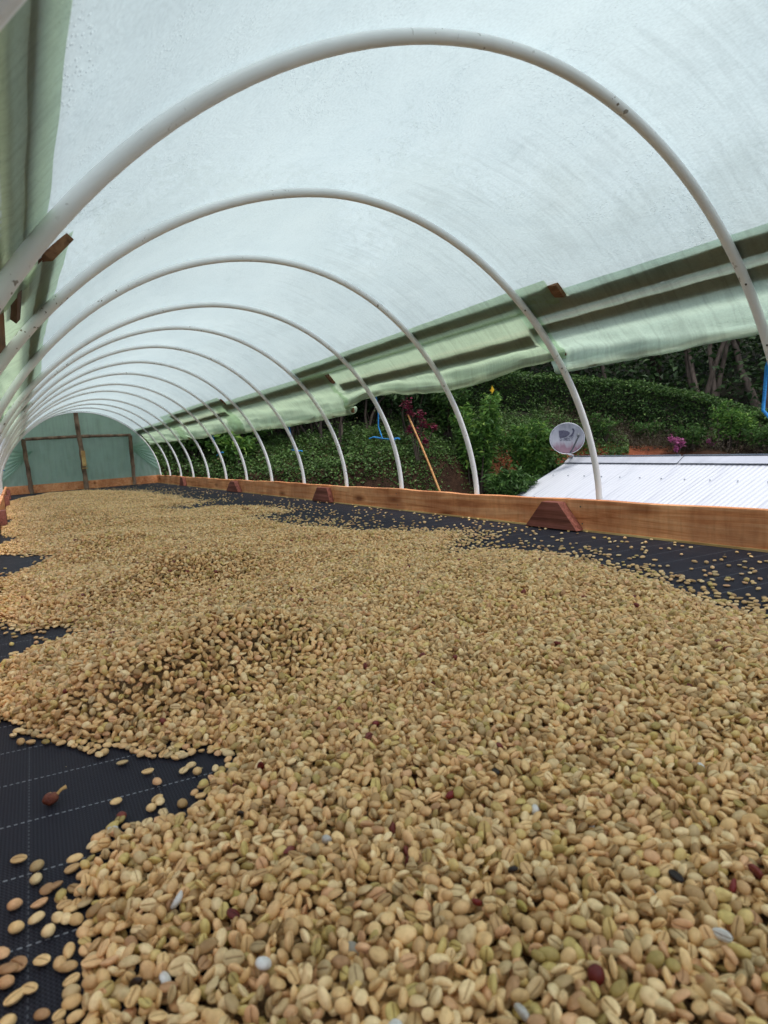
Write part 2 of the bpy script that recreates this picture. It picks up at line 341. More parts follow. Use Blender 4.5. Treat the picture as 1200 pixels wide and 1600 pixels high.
M['petal_pink'] = mat_leaf('pink_petals', [(0, (.26, .05, .16)), (1, (.50, .16, .32))])
M['petal_yellow'] = mat_leaf('yellow_leaf', [(0, (.65, .42, .02)), (1, (.8, .55, .04))])
M['trunk'] = simple('tree_bark', hexc('231D18'), hexc('54483D'), .9, 9, 6, .6, (1, 1, .3))
M['trunk_pale'] = simple('pale_bark', hexc('3E342B'), hexc('85766A'), .9, 9, 6, .6, (1, 1, .3))
M['bamboo'] = simple('tan_cane', hexc('A9713C'), hexc('D9A868'), .5, 10, 3, .1, (1, 1, 4))
M['twig'] = simple('hedge_twigs', (.012, .015, .008), (.03, .03, .015), .9, 20)

def mat_soil():
    m, nt, bs, out = newmat('hillside_soil'); L = nt.links.new
    co = coords(nt)
    n = node(nt, 'ShaderNodeTexNoise', Scale=3, Detail=8, Roughness=.7); L(co, n.inputs['Vector'])
    r = ramp(nt, [(.3, hexc('1F1610')), (.5, hexc('36271D')), (.75, hexc('4E392B'))]); L(n.outputs[0], r.inputs[0])
    # fresh red laterite where the bank was cut behind the roof
    at = node(nt, 'ShaderNodeAttribute', attribute_name='lv')
    r2 = ramp(nt, [(.3, hexc('5E3222')), (.7, hexc('8F5439'))]); L(n.outputs[0], r2.inputs[0])
    mx = node(nt, 'ShaderNodeMix', data_type='RGBA'); L(at.outputs['Fac'], mx.inputs[0]); L(r.outputs[0], mx.inputs[6]); L(r2.outputs[0], mx.inputs[7])
    mr = node(nt, 'ShaderNodeMapRange'); L(at.outputs['Fac'], mr.inputs['Value']); mr.inputs['From Min'].default_value = .5; mr.inputs['From Max'].default_value = 1; L(mr.outputs[0], mx.inputs[0])
    mr2 = node(nt, 'ShaderNodeMapRange'); L(at.outputs['Fac'], mr2.inputs['Value']); mr2.inputs['From Min'].default_value = .5; mr2.inputs['From Max'].default_value = 0
    mz = node(nt, 'ShaderNodeMix', data_type='RGBA'); L(mr2.outputs[0], mz.inputs[0]); L(mx.outputs[2], mz.inputs[6]); mz.inputs[7].default_value = (.014, .015, .009, 1)
    L(mz.outputs[2], bs.inputs['Base Color']); bs.inputs['Roughness'].default_value = .95; bs.inputs['Specular IOR Level'].default_value = .1
    n2 = node(nt, 'ShaderNodeTexNoise', Scale=14, Detail=8, Roughness=.75); L(co, n2.inputs['Vector'])
    b = node(nt, 'ShaderNodeBump', Strength=.9, Distance=.06); L(n2.outputs[0], b.inputs['Height']); L(b.outputs[0], bs.inputs['Normal'])
    return m
M['soil'] = mat_soil()

def mat_roof():
    m, nt, bs, out = newmat('galvanised_sheet'); L = nt.links.new
    co = coords(nt, 'Object', (.6, 9, 1))
    n = node(nt, 'ShaderNodeTexNoise', Scale=1.5, Detail=6, Roughness=.7); L(co, n.inputs['Vector'])
    r = ramp(nt, [(.3, (.46, .48, .53)), (.45, (.58, .60, .64)), (.8, (.64, .66, .70))]); L(n.outputs[0], r.inputs[0]); L(r.outputs[0], bs.inputs['Base Color'])
    bs.inputs['Metallic'].default_value = .15; bs.inputs['Roughness'].default_value = .42
    return m
M['roof'] = mat_roof()
M['flashing'] = simple('ridge_flashing', (.50, .52, .57), (.60, .62, .67), .4, 6, 3, 0, (1, 1, 1), .3)
M['lead'] = simple('blue_grey_flashing', (.13, .16, .20), (.2, .24, .28), .5, 6)
M['block'] = simple('plaster_wall', (.35, .33, .30), (.45, .43, .40), .9, 5, 5, .3)
M['dish_grey'] = None
def mat_dish():
    m, nt, bs, out = newmat('dish_paint'); L = nt.links.new
    co = coords(nt, 'Object', (1, 1, 1)); c2 = coords(nt, 'Object', (14, 14, 2.2))
    n = node(nt, 'ShaderNodeTexNoise', Scale=1, Detail=6); L(c2, n.inputs['Vector'])
    r = ramp(nt, [(.3, (.22, .225, .26)), (.55, (.33, .34, .38)), (.8, (.42, .43, .48))]); L(n.outputs[0], r.inputs[0])
    sp = nt.nodes.new('ShaderNodeSeparateXYZ'); L(co, sp.inputs[0])
    ad = node(nt, 'ShaderNodeMath', operation='MULTIPLY_ADD'); L(n.outputs[0], ad.inputs[0]); ad.inputs[1].default_value = -.34; L(sp.outputs[2], ad.inputs[2])
    r2 = ramp(nt, [(.0, (.9, .9, .9)), (.11, (0, 0, 0))])
    sh = node(nt, 'ShaderNodeMath', operation='ADD'); L(ad.outputs[0], sh.inputs[0]); sh.inputs[1].default_value = .325; L(sh.outputs[0], r2.inputs[0])
    mx = node(nt, 'ShaderNodeMix', data_type='RGBA'); L(r2.outputs[0], mx.inputs[0]); L(r.outputs[0], mx.inputs[6]); mx.inputs[7].default_value = (.13, .055, .085, 1)
    L(mx.outputs[2], bs.inputs['Base Color']); bs.inputs['Roughness'].default_value = .55
    return m
M['dish'] = mat_dish()
M['logo'] = simple('logo_ink', (.05, .05, .09), (.09, .09, .13), .6, 40)
M['dark_metal'] = simple('dark_metal', (.06, .07, .08), (.12, .13, .14), .5, 30)

# ------------------------------------------------------------------ tunnel geometry: hoops measured one by one
HP = np.array([(0.325, 0.8889, 0.8476, 1.044, 1.105, 0.0407), (0.8030, 0.8808, 0.8513, 1.036, 1.088, 0.0491), (1.4123, 0.9090, 0.8419, 1.065, 1.116, 0.0322),
 (2.0129, 0.8827, 0.8559, 1.006, 1.112, 0.0381), (2.5976, 0.8852, 0.8383, 1.033, 1.061, 0.0606), (3.1996, 0.8879, 0.8591, 1.036, 1.091, 0.0470),
 (3.8028, 0.8830, 0.8660, 1.044, 1.105, 0.0406), (4.4023, 0.8845, 0.8645, 1.044, 1.105, 0.0405), (4.9995, 0.8888, 0.8652, 1.044, 1.105, 0.0409),
 (5.5982, 0.8927, 0.8545, 1.044, 1.105, 0.0409), (6.1976, 0.8949, 0.8603, 1.043, 1.105, 0.0412), (6.7993, 0.8924, 0.8429, 1.044, 1.105, 0.0405),
 (7.3985, 0.8968, 0.8463, 1.044, 1.105, 0.0407), (7.9984, 0.8983, 0.8525, 1.044, 1.105, 0.0407), (8.6010, 0.9022, 0.8480, 1.013, 1.089, -0.0060)])
HP = np.vstack([HP[:1] - np.array([.68, 0, 0, 0, 0, 0]), HP])        # one more behind the camera
def hp(y): return [np.interp(y, HP[:, 0], HP[:, k]) for k in range(1, 6)]
def arc(y, t):
    a, b, n, m, le = hp(y); c, s = np.cos(t), np.sin(t)
    z = b * np.abs(s) ** m; x = a * np.sign(c) * np.abs(c) ** n + le * (z / b) ** 2
    return x, z
def arc_n(y, t):
    e = .01; x0, z0 = arc(y, t - e); x1, z1 = arc(y, t + e); dx, dz = x1 - x0, z1 - z0; l = np.hypot(dx, dz) + 1e-9
    return dz / l, -dx / l      # outward normal
def t_of_z(y, z, side):
    a, b, n, m, le = hp(y); t = np.arcsin(np.clip(z / b, 0, 1) ** (1 / m)); return t if side > 0 else np.pi - t
BED = -0.102
PR = 0.0105

# drying bed: boards, cleats, legs under the mat
bed = empty('drying_bed', (0, 0, -.95)); tag(bed, 'long raised drying bed edged with reddish sawn boards under the white hoops', 'drying bed')
def wobbly_board(name, x, y0, y1, ztop, th, mat, parent, seed, zbot=BED - .01, n=26):
    rr = random.Random(seed); V = []; F = []
    ph = rr.random() * 6
    for i in range(n):
        y = y0 + (y1 - y0) * i / (n - 1)
        zt = ztop + .0022 * math.sin(y * 5 + ph) + .0012 * math.sin(y * 17 + ph * 2) + rr.uniform(-.0006, .0006)
        for xx, zz in ((x, zbot), (x, zt - .0015), (x + .0015, zt), (x + th - .0015, zt), (x + th, zt - .0015), (x + th, zbot)): V.append((xx, y, zz))
    for i in range(n - 1):
        for k in range(6):
            k2 = (k + 1) % 6; F.append((i * 6 + k, (i + 1) * 6 + k, (i + 1) * 6 + k2, i * 6 + k2))
    F += [tuple(range(6)), tuple((n - 1) * 6 + k for k in range(6))[::-1]]
    me = bpy.data.meshes.new(name); me.from_pydata(V, [], F); me.materials.append(mat)
    return link_mesh(name, me, parent)
XB = .851
joints = [-.7, 1.497, 3.365, 5.15, 7.02, 8.575]
for i in range(5):
    wobbly_board('side_board', XB, joints[i] + .0015, joints[i + 1] - .0015, (.003, -.001, .0, -.003, -.002)[i], .023, M['board'], bed, i)
    b = MB().box((XB - .003, (joints[i] + joints[i + 1]) / 2, BED + .002), (.005, joints[i + 1] - joints[i] - .01, .006)); b.build('bottom_strip', M['pale_wood'], bed)
jl = [-.7, 1.9, 4.1, 6.2, 8.575]
for i in range(4): wobbly_board('side_board', -XB - .023, jl[i] + .0015, jl[i + 1] - .0015, (.0, .003, -.002, .001)[i], .023, M['board'], bed, i + 9)
def cleat(side, y0, y1, y2, y3, th=.036, ztop=-.008):
    x0 = side * (XB - .001); x1 = side * (XB - th)
    P = [(y0, BED + .003), (y3, BED + .003), (y2, ztop), (y1, ztop)]
    b = MB().poly_prism([(x1, y, z) for y, z in P], [(x0, y, z) for y, z in P])
    o = b.build('cleat', M['cleat'], bed, bevel=.0015); return o
cleat(1, 1.425, 1.505, 1.58, 1.665); cleat(1, 3.30, 3.335, 3.47, 3.56, .030, -.014); cleat(1, 5.02, 5.12, 5.22, 5.36, .04, -.012); cleat(1, 6.95, 7.0, 7.09, 7.17)
cleat(-1, 6.1, 6.15, 6.26, 6.34); cleat(-1, 4.0, 4.05, 4.17, 4.25); cleat(-1, 7.5, 7.56, 7.65, 7.72); cleat(-1, 1.8, 1.87, 1.95, 2.03)
b = MB().box((0, 8.588, -.052), (2 * XB + .04, .023, .10)); b.build('end_board', M['board'], bed, bevel=.001)
for y in np.arange(-.5, 8.6, 1.5):
    for x in (-.80, .80): MB().box((x, y, (BED - .02 - .97) / 2), (.06, .06, .97 - .02 + BED + .0)).build('leg', M['batten'], bed)
    MB().box((0, y, BED - .03), (1.66, .05, .035)).build('cross_beam', M['batten'], bed)
for x in (-.4, 0, .4): MB().box((x, 3.95, BED - .011), (.035, 9.2, .008)).build('support_slat', M['batten'], bed)
mt = MB().box((0, 3.94, BED - .0035), (2 * XB - .004, 9.24, .005)).build('woven_mat', M['mat'])
tag(mt, 'black woven ground cover fabric with white dashed threads stretched inside the boards', 'mat')

# hoops
names = ['behind the camera', 'cutting across the top left corner of the picture']
ordn = ['nearest fully arched', 'second', 'third', 'fourth', 'fifth', 'sixth', 'seventh', 'eighth', 'ninth', 'tenth', 'eleventh', 'twelfth', 'thirteenth']
extra = {1: 'its right foot beyond the right edge', 2: 'its right foot beside the satellite dish', 3: 'standing over the middle of the first long board', 4: 'with a blue rope bow tied near its foot', 5: 'its right foot near the second dark cleat',
 6: 'with a thin blue rope tied to it', 7: 'standing past the second cleat', 8: 'between the curtain folds', 9: 'with a small blue rope', 10: 'far down the tunnel', 11: 'fourth hoop before the end wall', 12: 'third hoop before the end wall', 13: 'second hoop before the end wall'}
for i in range(len(HP)):
    y = HP[i, 0]; t = np.linspace(0, np.pi, 73); x, z = arc(y, t)
    ph = i * 1.7
    pts = [(x[0], y, -.16)] + [(x[k], y + .003 * math.sin(t[k] * 3 + ph), z[k]) for k in range(len(t))] + [(x[-1], y, -.16)]
    o = MB().tube(pts, PR if i < 15 else .009, 14 if i < 9 else 10).build('pipe_hoop', M['pvc'], smooth=True)
    j = i - 1
    if i == 0: lab = 'white plastic pipe hoop behind the viewer, outside the picture'
    elif i == 1: lab = 'white plastic pipe hoop just cutting the top left corner'
    elif i == 15: lab = 'thin pipe hoop edging the green end wall film'
    else: lab = 'white pipe hoop, %s from the front, %s' % (ordn[j - 1] if j > 1 else 'nearest', extra[j])
    tag(o, lab, 'pipe hoop', 'white pipe hoops of the drying tunnel')

# bolts through the two nearest hoops
for hi, zz in ((2, .53), (2, .40), (3, .43), (3, .60)):
    y = HP[hi, 0]; t = t_of_z(y, zz, 1); x, z = arc(y, t)
    nx, nz = arc_n(y, t)
    o = MB().tube([(x - nx * PR * .9 + 0, y - .006, z - nz * PR * .9), (x - nx * (PR + .0012), y - .0075, z - nz * (PR + .0012))], .0022, 8).build('screw_head', M['nail'])
    tag(o, {(.53): 'small dark screw in the nearest hoop above the curtain edge', .40: 'small dark screw in the nearest hoop at curtain edge', .43: 'small dark screw in the second hoop level with curtain', .60: 'small dark screw in the second hoop near the batten'}[zz], 'screw')

# film shell over the hoops
def zend(y, side):      # the roof film ends under the middle of the batten that clamps it
    if side > 0: return float(np.interp(y, [1.24, 1.27, 3.19, 3.21, 4.58, 4.61, 6.39, 6.41], [.580, .610, .610, .562, .562, .600, .600, .556]))
    return float(np.interp(y, [1.0, 1.03, 2.98, 3.02, 4.68, 4.72, 6.78, 6.82], [.478, .530, .530, .53, .53, .55, .55, .53]))
ny, ntt = 330, 150
ys = np.linspace(-.75, 8.63, ny); V = np.zeros((ny, ntt, 3)); UV = np.zeros((ny, ntt, 2))
hy = HP[:, 0]
for i, y in enumerate(ys):
    ta, tb = t_of_z(y, zend(y, 1), 1), t_of_z(y, zend(y, -1), -1)
    t = np.linspace(ta, tb, ntt); x, z = arc(y, t); nx, nz = arc_n(y, t)
    k = np.clip(np.searchsorted(hy, y) - 1, 0, len(hy) - 2); fr = np.clip((y - hy[k]) / (hy[k + 1] - hy[k]), 0, 1)
    sag = .016 * np.sin(np.pi * fr) ** 2 * np.sin(np.pi * (t - ta) / (tb - ta)) ** .5
    vv = np.linspace(0, 1, ntt)
    fold = np.array([mnoise.noise(Vector((y * 16, v * 2.5, 3.3))) for v in vv]) * .006 * (np.exp(-vv / .12) + np.exp(-(1 - vv) / .12) + .12)
    soft = np.array([mnoise.noise(Vector((y * 3.1, v * 7, 9.3))) for v in vv]) * .006 * np.sin(np.pi * fr)
    eg = np.clip(np.minimum(vv, 1 - vv) / .09, 0, 1); eg = eg * eg * (3 - 2 * eg)
    off = PR + .0045 + (-sag * .8 + fold + soft) * eg
    off = np.maximum(off, PR * 1.02 if min(fr, 1 - fr) < .04 else -.02)
    V[i, :, 0] = x + nx * off; V[i, :, 1] = y; V[i, :, 2] = z + nz * off
    UV[i, :, 0] = y; UV[i, :, 1] = vv * 2.3
me = np_mesh('plastic_roof_film', V.reshape(-1, 3), grid_faces(ny, ntt), M['film'], True, uv=UV.reshape(-1, 2))
tag(link_mesh('plastic_roof_film', me), 'translucent bluish white plastic film stretched over the pipe hoops', 'plastic film')

# battens over the film, both sides
def batten(side, y0, y1, z, width, th, out, label, mat=M['batten'], poke=0.0):
    secs = []
    for y in ((y0, y0 + .07, y1) if poke else (y0, y1)):
        t = t_of_z(y, z, side); x, zz = arc(y, t); nx, nz = arc_n(y, t); tx, tz = -nz, nx
        o0 = PR + .0085 + out - (poke if y == y0 else 0); c = [(-width / 2, 0), (width / 2, 0), (width / 2, th), (-width / 2, th)]
        secs.append([(x + tx * a + nx * (o0 + b), y, zz + tz * a + nz * (o0 + b)) for a, b in c])
    mb = MB(); mb.v = [p for q in secs for p in q]; ns = len(secs)
    for i in range(ns - 1):
        for k in range(4): k2 = (k + 1) % 4; mb.f.append((i * 4 + k, i * 4 + k2, i * 4 + 4 + k2, i * 4 + 4 + k))
    mb.f += [(3, 2, 1, 0), tuple(ns * 4 - 4 + k for k in range(4))]
    o = mb.build('batten', mat, bevel=.0012)
    return tag(o, label, 'batten', 'wooden battens clamping the film edge')
batten(1, -.7, 1.44, .580, .046, .02, 0, 'upper wooden batten behind the film at the far right edge')
batten(1, -.7, 1.47, .534, .040, .02, 0, 'lower wooden batten just below another at the far right edge')
batten(1, 1.265, 3.20, .612, .044, .022, .002, 'wooden batten whose cut end shows above the second hoop on the right', M['batten'], .019)
batten(1, 2.86, 4.73, .560, .055, .022, 0, 'wooden batten whose reddish cut end shows beside the fifth hoop', M['batten'], .019)
batten(1, 4.60, 6.40, .600, .050, .022, .002, 'wooden batten starting beside the eighth hoop on the right', M['batten'], .019)
batten(1, 6.25, 8.60, .555, .055, .022, 0, 'farthest wooden batten on the right, ending at the green end wall')
batten(1, 1.48, 2.84, .515, .046, .02, .0, 'lower olive looking batten behind the sagging curtain on the right')
batten(1, 4.78, 6.2, .525, .040, .02, .0, 'lower batten behind the wrinkled curtain halfway down the right side')
batten(-1, -.7, 1.22, .4975, .024, .012, .010, 'film wrapped upper board at the top left corner')
batten(-1, -.7, 1.30, .4815, .012, .02, -.0085, 'dark brown bare batten strip at left edge beside stained film', M['cleat_dark'])
batten(-1, -.7, 1.80, .453, .034, .02, .006, 'olive tinted board behind film at the far left edge')
batten(-1, 1.00, 3.0, .530, .045, .022, .002, 'wooden batten with reddish cut end showing above the second hoop on the left', M['batten'], .022)
batten(-1, 2.8, 4.9, .530, .045, .022, 0, 'wooden batten on the left, third from the front')
batten(-1, 4.7, 6.8, .55, .045, .022, .002, 'wooden batten on the left, fourth from the front')
batten(-1, 6.6, 8.6, .53, .045, .022, 0, 'farthest wooden batten on the left side')

# side curtains: film hanging from the battens with a lath rolled into the lower edge
def curtain(side, y0, y1, ztop, zb, bulge, label, seed, gather=0.0, roll=.016, tight=.06, lath=True, film=None):
    n = max(24, int((y1 - y0) / .02)); nv = 26; nr = 12
    V = []; UV = []; rng = random.Random(seed); ctr = []
    for i in range(n):
        y = y0 + (y1 - y0) * i / (n - 1); u = i / (n - 1)
        zbot = np.interp(u, np.linspace(0, 1, len(zb)), zb)
        row = []
        g = gather * (math.exp(-u / .10) + math.exp(-(1 - u) / .12))
        for j in range(nv):
            v = j / (nv - 1); zz = ztop + (zbot - ztop) * v
            t = t_of_z(y, zz, side); x, z = arc(y, t); nx, nz = arc_n(y, t)
            v2 = max(0., ztop - tight - zz) / max(1e-4, ztop - tight - zbot); fr_ = .08 + .92 * min(1, v2 * 3)
            wr = mnoise.noise(Vector((y * 11 + seed, v * 2.2, seed))) * (.010 * v + .003) + mnoise.noise(Vector((y * 3 + v * 6, v * 5.5, seed * 2.1))) * (.012 + .05 * g) * min(1, v * 3)
            off = PR + .0055 + bulge * math.sin(math.pi * min(v2, 1)) ** 1.3 + wr * fr_ - .0035 * (v2 <= 0)
            off = max(off, PR + .0022) if v2 > 0 else PR + .0026 + .0006 * math.sin(y * 40 + v * 9)
            row.append((x + nx * off, y, z + nz * off))
        # rolled hem
        p1 = Vector(row[-1]); t = t_of_z(y, zbot, side); nx, nz = arc_n(y, t); nn = Vector((nx, 0, nz)); tt = Vector((row[-1][0] - row[-3][0], 0, row[-1][2] - row[-3][2])).normalized()
        p1 = p1 + nn * .002; c = p1 + nn * roll; ctr.append((c.x, y, c.z))
        for k in range(1, nr + 1):
            an = 2 * math.pi * .92 * k / nr; q = c - nn * roll * math.cos(an) + tt * roll * math.sin(an) * .9; row.append(tuple(q))
        V.append(row); UV.append([(y, j * .012) for j in range(len(row))])
    V = np.array(V); m_ = V.shape[1]
    root = empty('side_curtain', tuple(V[n // 2, nv - 1])); tag(root, label, 'curtain', 'rolled plastic side curtains')
    me = np_mesh('curtain_film', V.reshape(-1, 3), grid_faces(n, m_), film or M['film_side'], True, uv=np.array(UV).reshape(-1, 2))
    link_mesh('curtain_film', me, root)
    if not lath: return
    step = max(1, n // 14); L_ = ctr[::step] + [ctr[-1]]
    b = MB()
    w_, h_ = roll * .62, roll * .25
    L_ = [(x - side * roll * .22, y, z + roll * .02) for x, y, z in L_]
    secs = [[(x + side * a, y, z + c) for a, c in ((-h_, -w_), (h_, -w_), (h_, w_), (-h_, w_))] for x, y, z in L_]
    b.v = [p for s in secs for p in s]
    for i in range(len(secs) - 1):
        for k in range(4): k2 = (k + 1) % 4; b.f.append((i * 4 + k, (i + 1) * 4 + k, (i + 1) * 4 + k2, i * 4 + k2))
    b.f += [(0, 1, 2, 3), tuple(len(b.v) - 4 + k for k in (3, 2, 1, 0))]
    b.build('hem_lath', M['batten'], root)
curtain(1, -.72, 1.47, .612, [.43, .43, .425, .42, .412], .010, 'taut bright side curtain at the right edge with straight rolled hem', 1, tight=.115, film=M['film_pale'])
curtain(1, 1.40, 2.95, .585, [.452, .446, .425, .418, .43, .447, .445, .415], .020, 'sagging side curtain between the second and fifth hoops on the right', 5, .3, .018, tight=.09)
curtain(1, 1.30, 3.20, .640, [.585, .585], .0, 'narrow film band wrapped round the upper right batten', 6, 0, .006, tight=.2, lath=False)
curtain(1, 2.90, 4.95, .596, [.392, .385, .375, .37, .378, .375, .372], .018, 'pale green side curtain whose rolled end hangs beside the fifth hoop', 8, .3, .020, tight=.07)
curtain(1, 4.65, 6.75, .632, [.385, .40, .395, .38, .385, .40], .022, 'wrinkled side curtain hanging halfway down the tunnel on the right', 12, .4, .018, tight=.12)
curtain(1, 6.45, 8.58, .592, [.385, .39, .40, .395], .014, 'farthest side curtain on the right, next to the green end wall', 15, .2, tight=.07)
curtain(-1, -.72, 1.10, .506, [.30, .31, .33, .35], .012, 'green stained side curtain at the left edge in front', 21, .2, .016, tight=.05)
curtain(-1, 1.03, 3.1, .560, [.37, .38, .39, .385], .018, 'pale green side curtain on the left behind the second hoop', 25, .3, tight=.07)
curtain(-1, 3.0, 5.4, .560, [.385, .39, .40, .38], .018, 'side curtain on the left behind the third and fourth hoops', 29, .3, tight=.07)
curtain(-1, 5.2, 8.55, .575, [.39, .385, .39, .40], .016, 'farthest side curtain on the left, near the end wall', 33, .3, tight=.07)

# end wall
ew = empty('end_wall', (0, 8.61, 0)); tag(ew, 'green translucent film end wall on rough posts at the far end', 'end wall')
n1, n2 = 70, 60; V = np.zeros((n1, n2, 3)); UV = np.zeros((n1, n2, 2))
for i in range(n1):
    t = np.pi * i / (n1 - 1); x, z = arc(8.6, np.array([t])); x, z = float(x[0]), float(z[0])
    for j in range(n2):
        r = j / (n2 - 1); px_, pz_ = x * (1 - r) * 1.0 + 0 * r, (z + .0) * (1 - r) - .03 * r
        dy = .014 * mnoise.noise(Vector((px_ * 9, pz_ * 7, 1.1))) + .011 * mnoise.noise(Vector((px_ * 25, pz_ * 6, 4.1)))
        V[i, j] = (px_, 8.635 + dy, pz_); UV[i, j] = (px_ * .5, pz_ * .7)
M['film_end_lit'] = mat_film('end_film_lit', (.60, .84, .64), .76, .24, .10, wet=.4, streak=1.2)  # same end film, tinted lighter above the beam to stand in for sky light
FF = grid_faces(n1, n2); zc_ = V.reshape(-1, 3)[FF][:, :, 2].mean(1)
for sel, mm in ((zc_ > .545, M['film_end_lit']), (zc_ <= .545, M['film_end'])):
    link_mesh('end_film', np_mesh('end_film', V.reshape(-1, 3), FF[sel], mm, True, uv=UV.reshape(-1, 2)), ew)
def log_post(x0, z0, x1, z1, y, r, name='post', mat=M['bark'], seed=0):
    rr = random.Random(seed); pts = []; rad = []
    for k in range(12):
        u = k / 11; pts.append((x0 + (x1 - x0) * u + rr.uniform(-.004, .004), y + rr.uniform(-.003, .003), z0 + (z1 - z0) * u)); rad.append(r * rr.uniform(.88, 1.12))
    return MB().tube(pts, rad, 9).build(name, mat, ew, smooth=True)
log_post(-.004, -.098, -.030, .835, 8.548, .029, seed=1)
log_post(-.605, -.098, -.625, .545, 8.550, .025, seed=2)
log_post(.560, -.098, .565, .53, 8.550, .023, seed=3)
log_post(-.60, .545, -.04, .55, 8.585, .019, 'cross_beam', seed=4); log_post(-.02, .55, .58, .535, 8.585, .019, 'cross_beam', seed=5)
MB().box((-.003, 8.512, .275), (.046, .012, .19)).build('splice_board', M['pale_wood'], ew, bevel=.001)
MB().box((.0, 8.52, .155), (.062, .02, .012)).build('wire_band', M['pale_wood'], ew)
for sgn in (1, -1):       # gathered flaps at both shoulders
    nA, nB = 34, 14; V = np.zeros((nA, nB, 3)); UV = np.zeros((nA, nB, 2))
    for i in range(nA):
        u = i / (nA - 1); t = .62 - .55 * u
        x, z = arc(8.6, np.array([t])); x, z = float(x[0]), float(z[0])
        cx, cz = .54, .40
        for j in range(nB):
            v = j / (nB - 1)
            V[i, j] = (sgn * (cx + (x - .01 - cx) * v), 8.60 + .012 * math.sin(u * 46) * (.3 + .7 * v) * (1 - .6 * v) - .015 * v * (1 - v), cz + (z - cz) * v - .03 * v * (1 - v) * 2); UV[i, j] = (u, v)
    me = np_mesh('gathered_flap', V.reshape(-1, 3), grid_faces(nA, nB), M['film_end'], True, uv=UV.reshape(-1, 2)); link_mesh('gathered_flap', me, ew)

# ropes
def rope(pts, knot, label, r=.0032, tails=()):
    b = MB(); b.tube(pts, r, 6)
    for tl in tails: b.tube(tl, r, 6)
    k = knot; ring = [(k[0] + .014 * math.cos(a), k[1] + .015 * math.sin(a), k[2] + .004 * math.sin(2 * a)) for a in np.linspace(0, 6.2, 12)]
    b.tube(ring, r * .9, 6)
    tag(b.build('tie_rope', M['rope'], smooth=True), label, 'rope', 'blue ropes tying the curtains')
rope([(.815, 2.675, .47), (.83, 2.685, .38), (.828, 2.69, .31), (.835, 2.67, .25), (.865, 2.6, .242)], (.873, 2.5976, .245), 'bright blue rope tied in a bow around the fourth hoop',
     .0034, [[(.845, 2.66, .247), (.832, 2.74, .262), (.828, 2.79, .256)], [(.85, 2.64, .245), (.835, 2.70, .254), (.825, 2.75, .262)], [(.86, 2.6, .24), (.85, 2.56, .248)]])
rope([(.80, 3.80, .42), (.832, 3.83, .30), (.835, 3.82, .23), (.865, 3.80, .212)], (.872, 3.80, .21), 'thin blue rope tied to the sixth hoop', .003, [[(.85, 3.81, .215), (.836, 3.86, .222)]])
rope([(.80, 5.60, .42), (.835, 5.63, .30), (.86, 5.60, .235)], (.875, 5.598, .235), 'short blue rope tied to the ninth hoop', .0035, [[(.86, 5.6, .235), (.84, 5.65, .21)]])
rope([(.93, .86, .44), (.955, .90, .36), (.958, .91, .25), (.945, .87, .21)], (.885, .815, .215), 'blue rope hanging down at the right edge beside the nearest hoop', .005, [[(.945, .87, .21), (.90, .82, .215)]])
rope([(-.79, 6.75, .42), (-.86, 6.8, .30), (-.855, 6.79, .22)], (-.875, 6.8, .215), 'light blue rope tied low on a left hoop foot near the end wall', .004, [[(-.86, 6.8, .22), (-.83, 6.83, .20)]])

# ------------------------------------------------------------------ coffee beans
POLY = np.array([(-0.778, 0.398), (-0.768, 0.425), (-0.761, 0.462), (-0.744, 0.5), (-0.733, 0.542), (-0.714, 0.573), (-0.675, 0.584), (-0.637, 0.599), (-0.605, 0.625), (-0.581, 0.673), (-0.623, 0.721), (-0.667, 0.754), (-0.723, 0.806), (-0.762, 0.878), (-0.80, 0.94),
 (-.84, .98), (-.84, 1.14), (-0.802, 1.221), (-0.753, 1.293), (-0.699, 1.318), (-0.647, 1.334), (-0.738, 1.453), (-0.808, 1.561), (-.845, 1.64), (-.845, 2.12), (-0.83, 2.15), (-0.74, 2.29), (-0.66, 2.56), (-0.84, 2.84), (-.848, 3.05), (-0.845, 3.12), (-0.745, 3.36), (-0.848, 3.74), (-.849, 4.1), (-0.84, 4.201), (-0.755, 4.439), (-0.848, 4.717), (-.848, 6.6), (-0.799, 7.083),
 (-0.56, 7.723), (-0.106, 7.86), (0.144, 7.162), (0.283, 6.089), (0.321, 5.178), (0.336, 4.42), (0.037, 4.217), (0.098, 3.776), (0.283, 3.751), (0.47, 3.593), (0.454, 3.134), (0.255, 3.173), (0.239, 2.925), (0.246, 2.603), (0.27, 2.309), (0.344, 2.063), (0.479, 1.872), (0.553, 1.651), (0.413, 1.589), (0.272, 1.461),
 (0.332, 1.418), (0.428, 1.363), (0.468, 1.225), (0.458, 1.104), (0.421, 0.956), (0.394, 0.804), (0.324, 0.664), (0.283, 0.54), (0.262, 0.527), (0.235, 0.50), (0.25, 0.42), (0.30, 0.366), (.30, .02), (-.10, -.12), (-.62, .02), (-.80, .25)])
def poly_dist(P):
    """signed distance, positive inside"""
    A = POLY; B = np.roll(POLY, -1, 0); d = np.full(len(P), 9.); ins = np.zeros(len(P), bool)
    for a, b in zip(A, B):
        ab = b - a; t = np.clip(((P - a) @ ab) / (ab @ ab), 0, 1); q = a + t[:, None] * ab; d = np.minimum(d, np.hypot(*(P - q).T))
        c = (a[1] > P[:, 1]) != (b[1] > P[:, 1])
        with np.errstate(divide='ignore', invalid='ignore'): xi = (b[0] - a[0]) * (P[:, 1] - a[1]) / (b[1] - a[1]) + a[0]
        ins ^= c & (P[:, 0] < xi)
    return np.where(ins, d, -d)
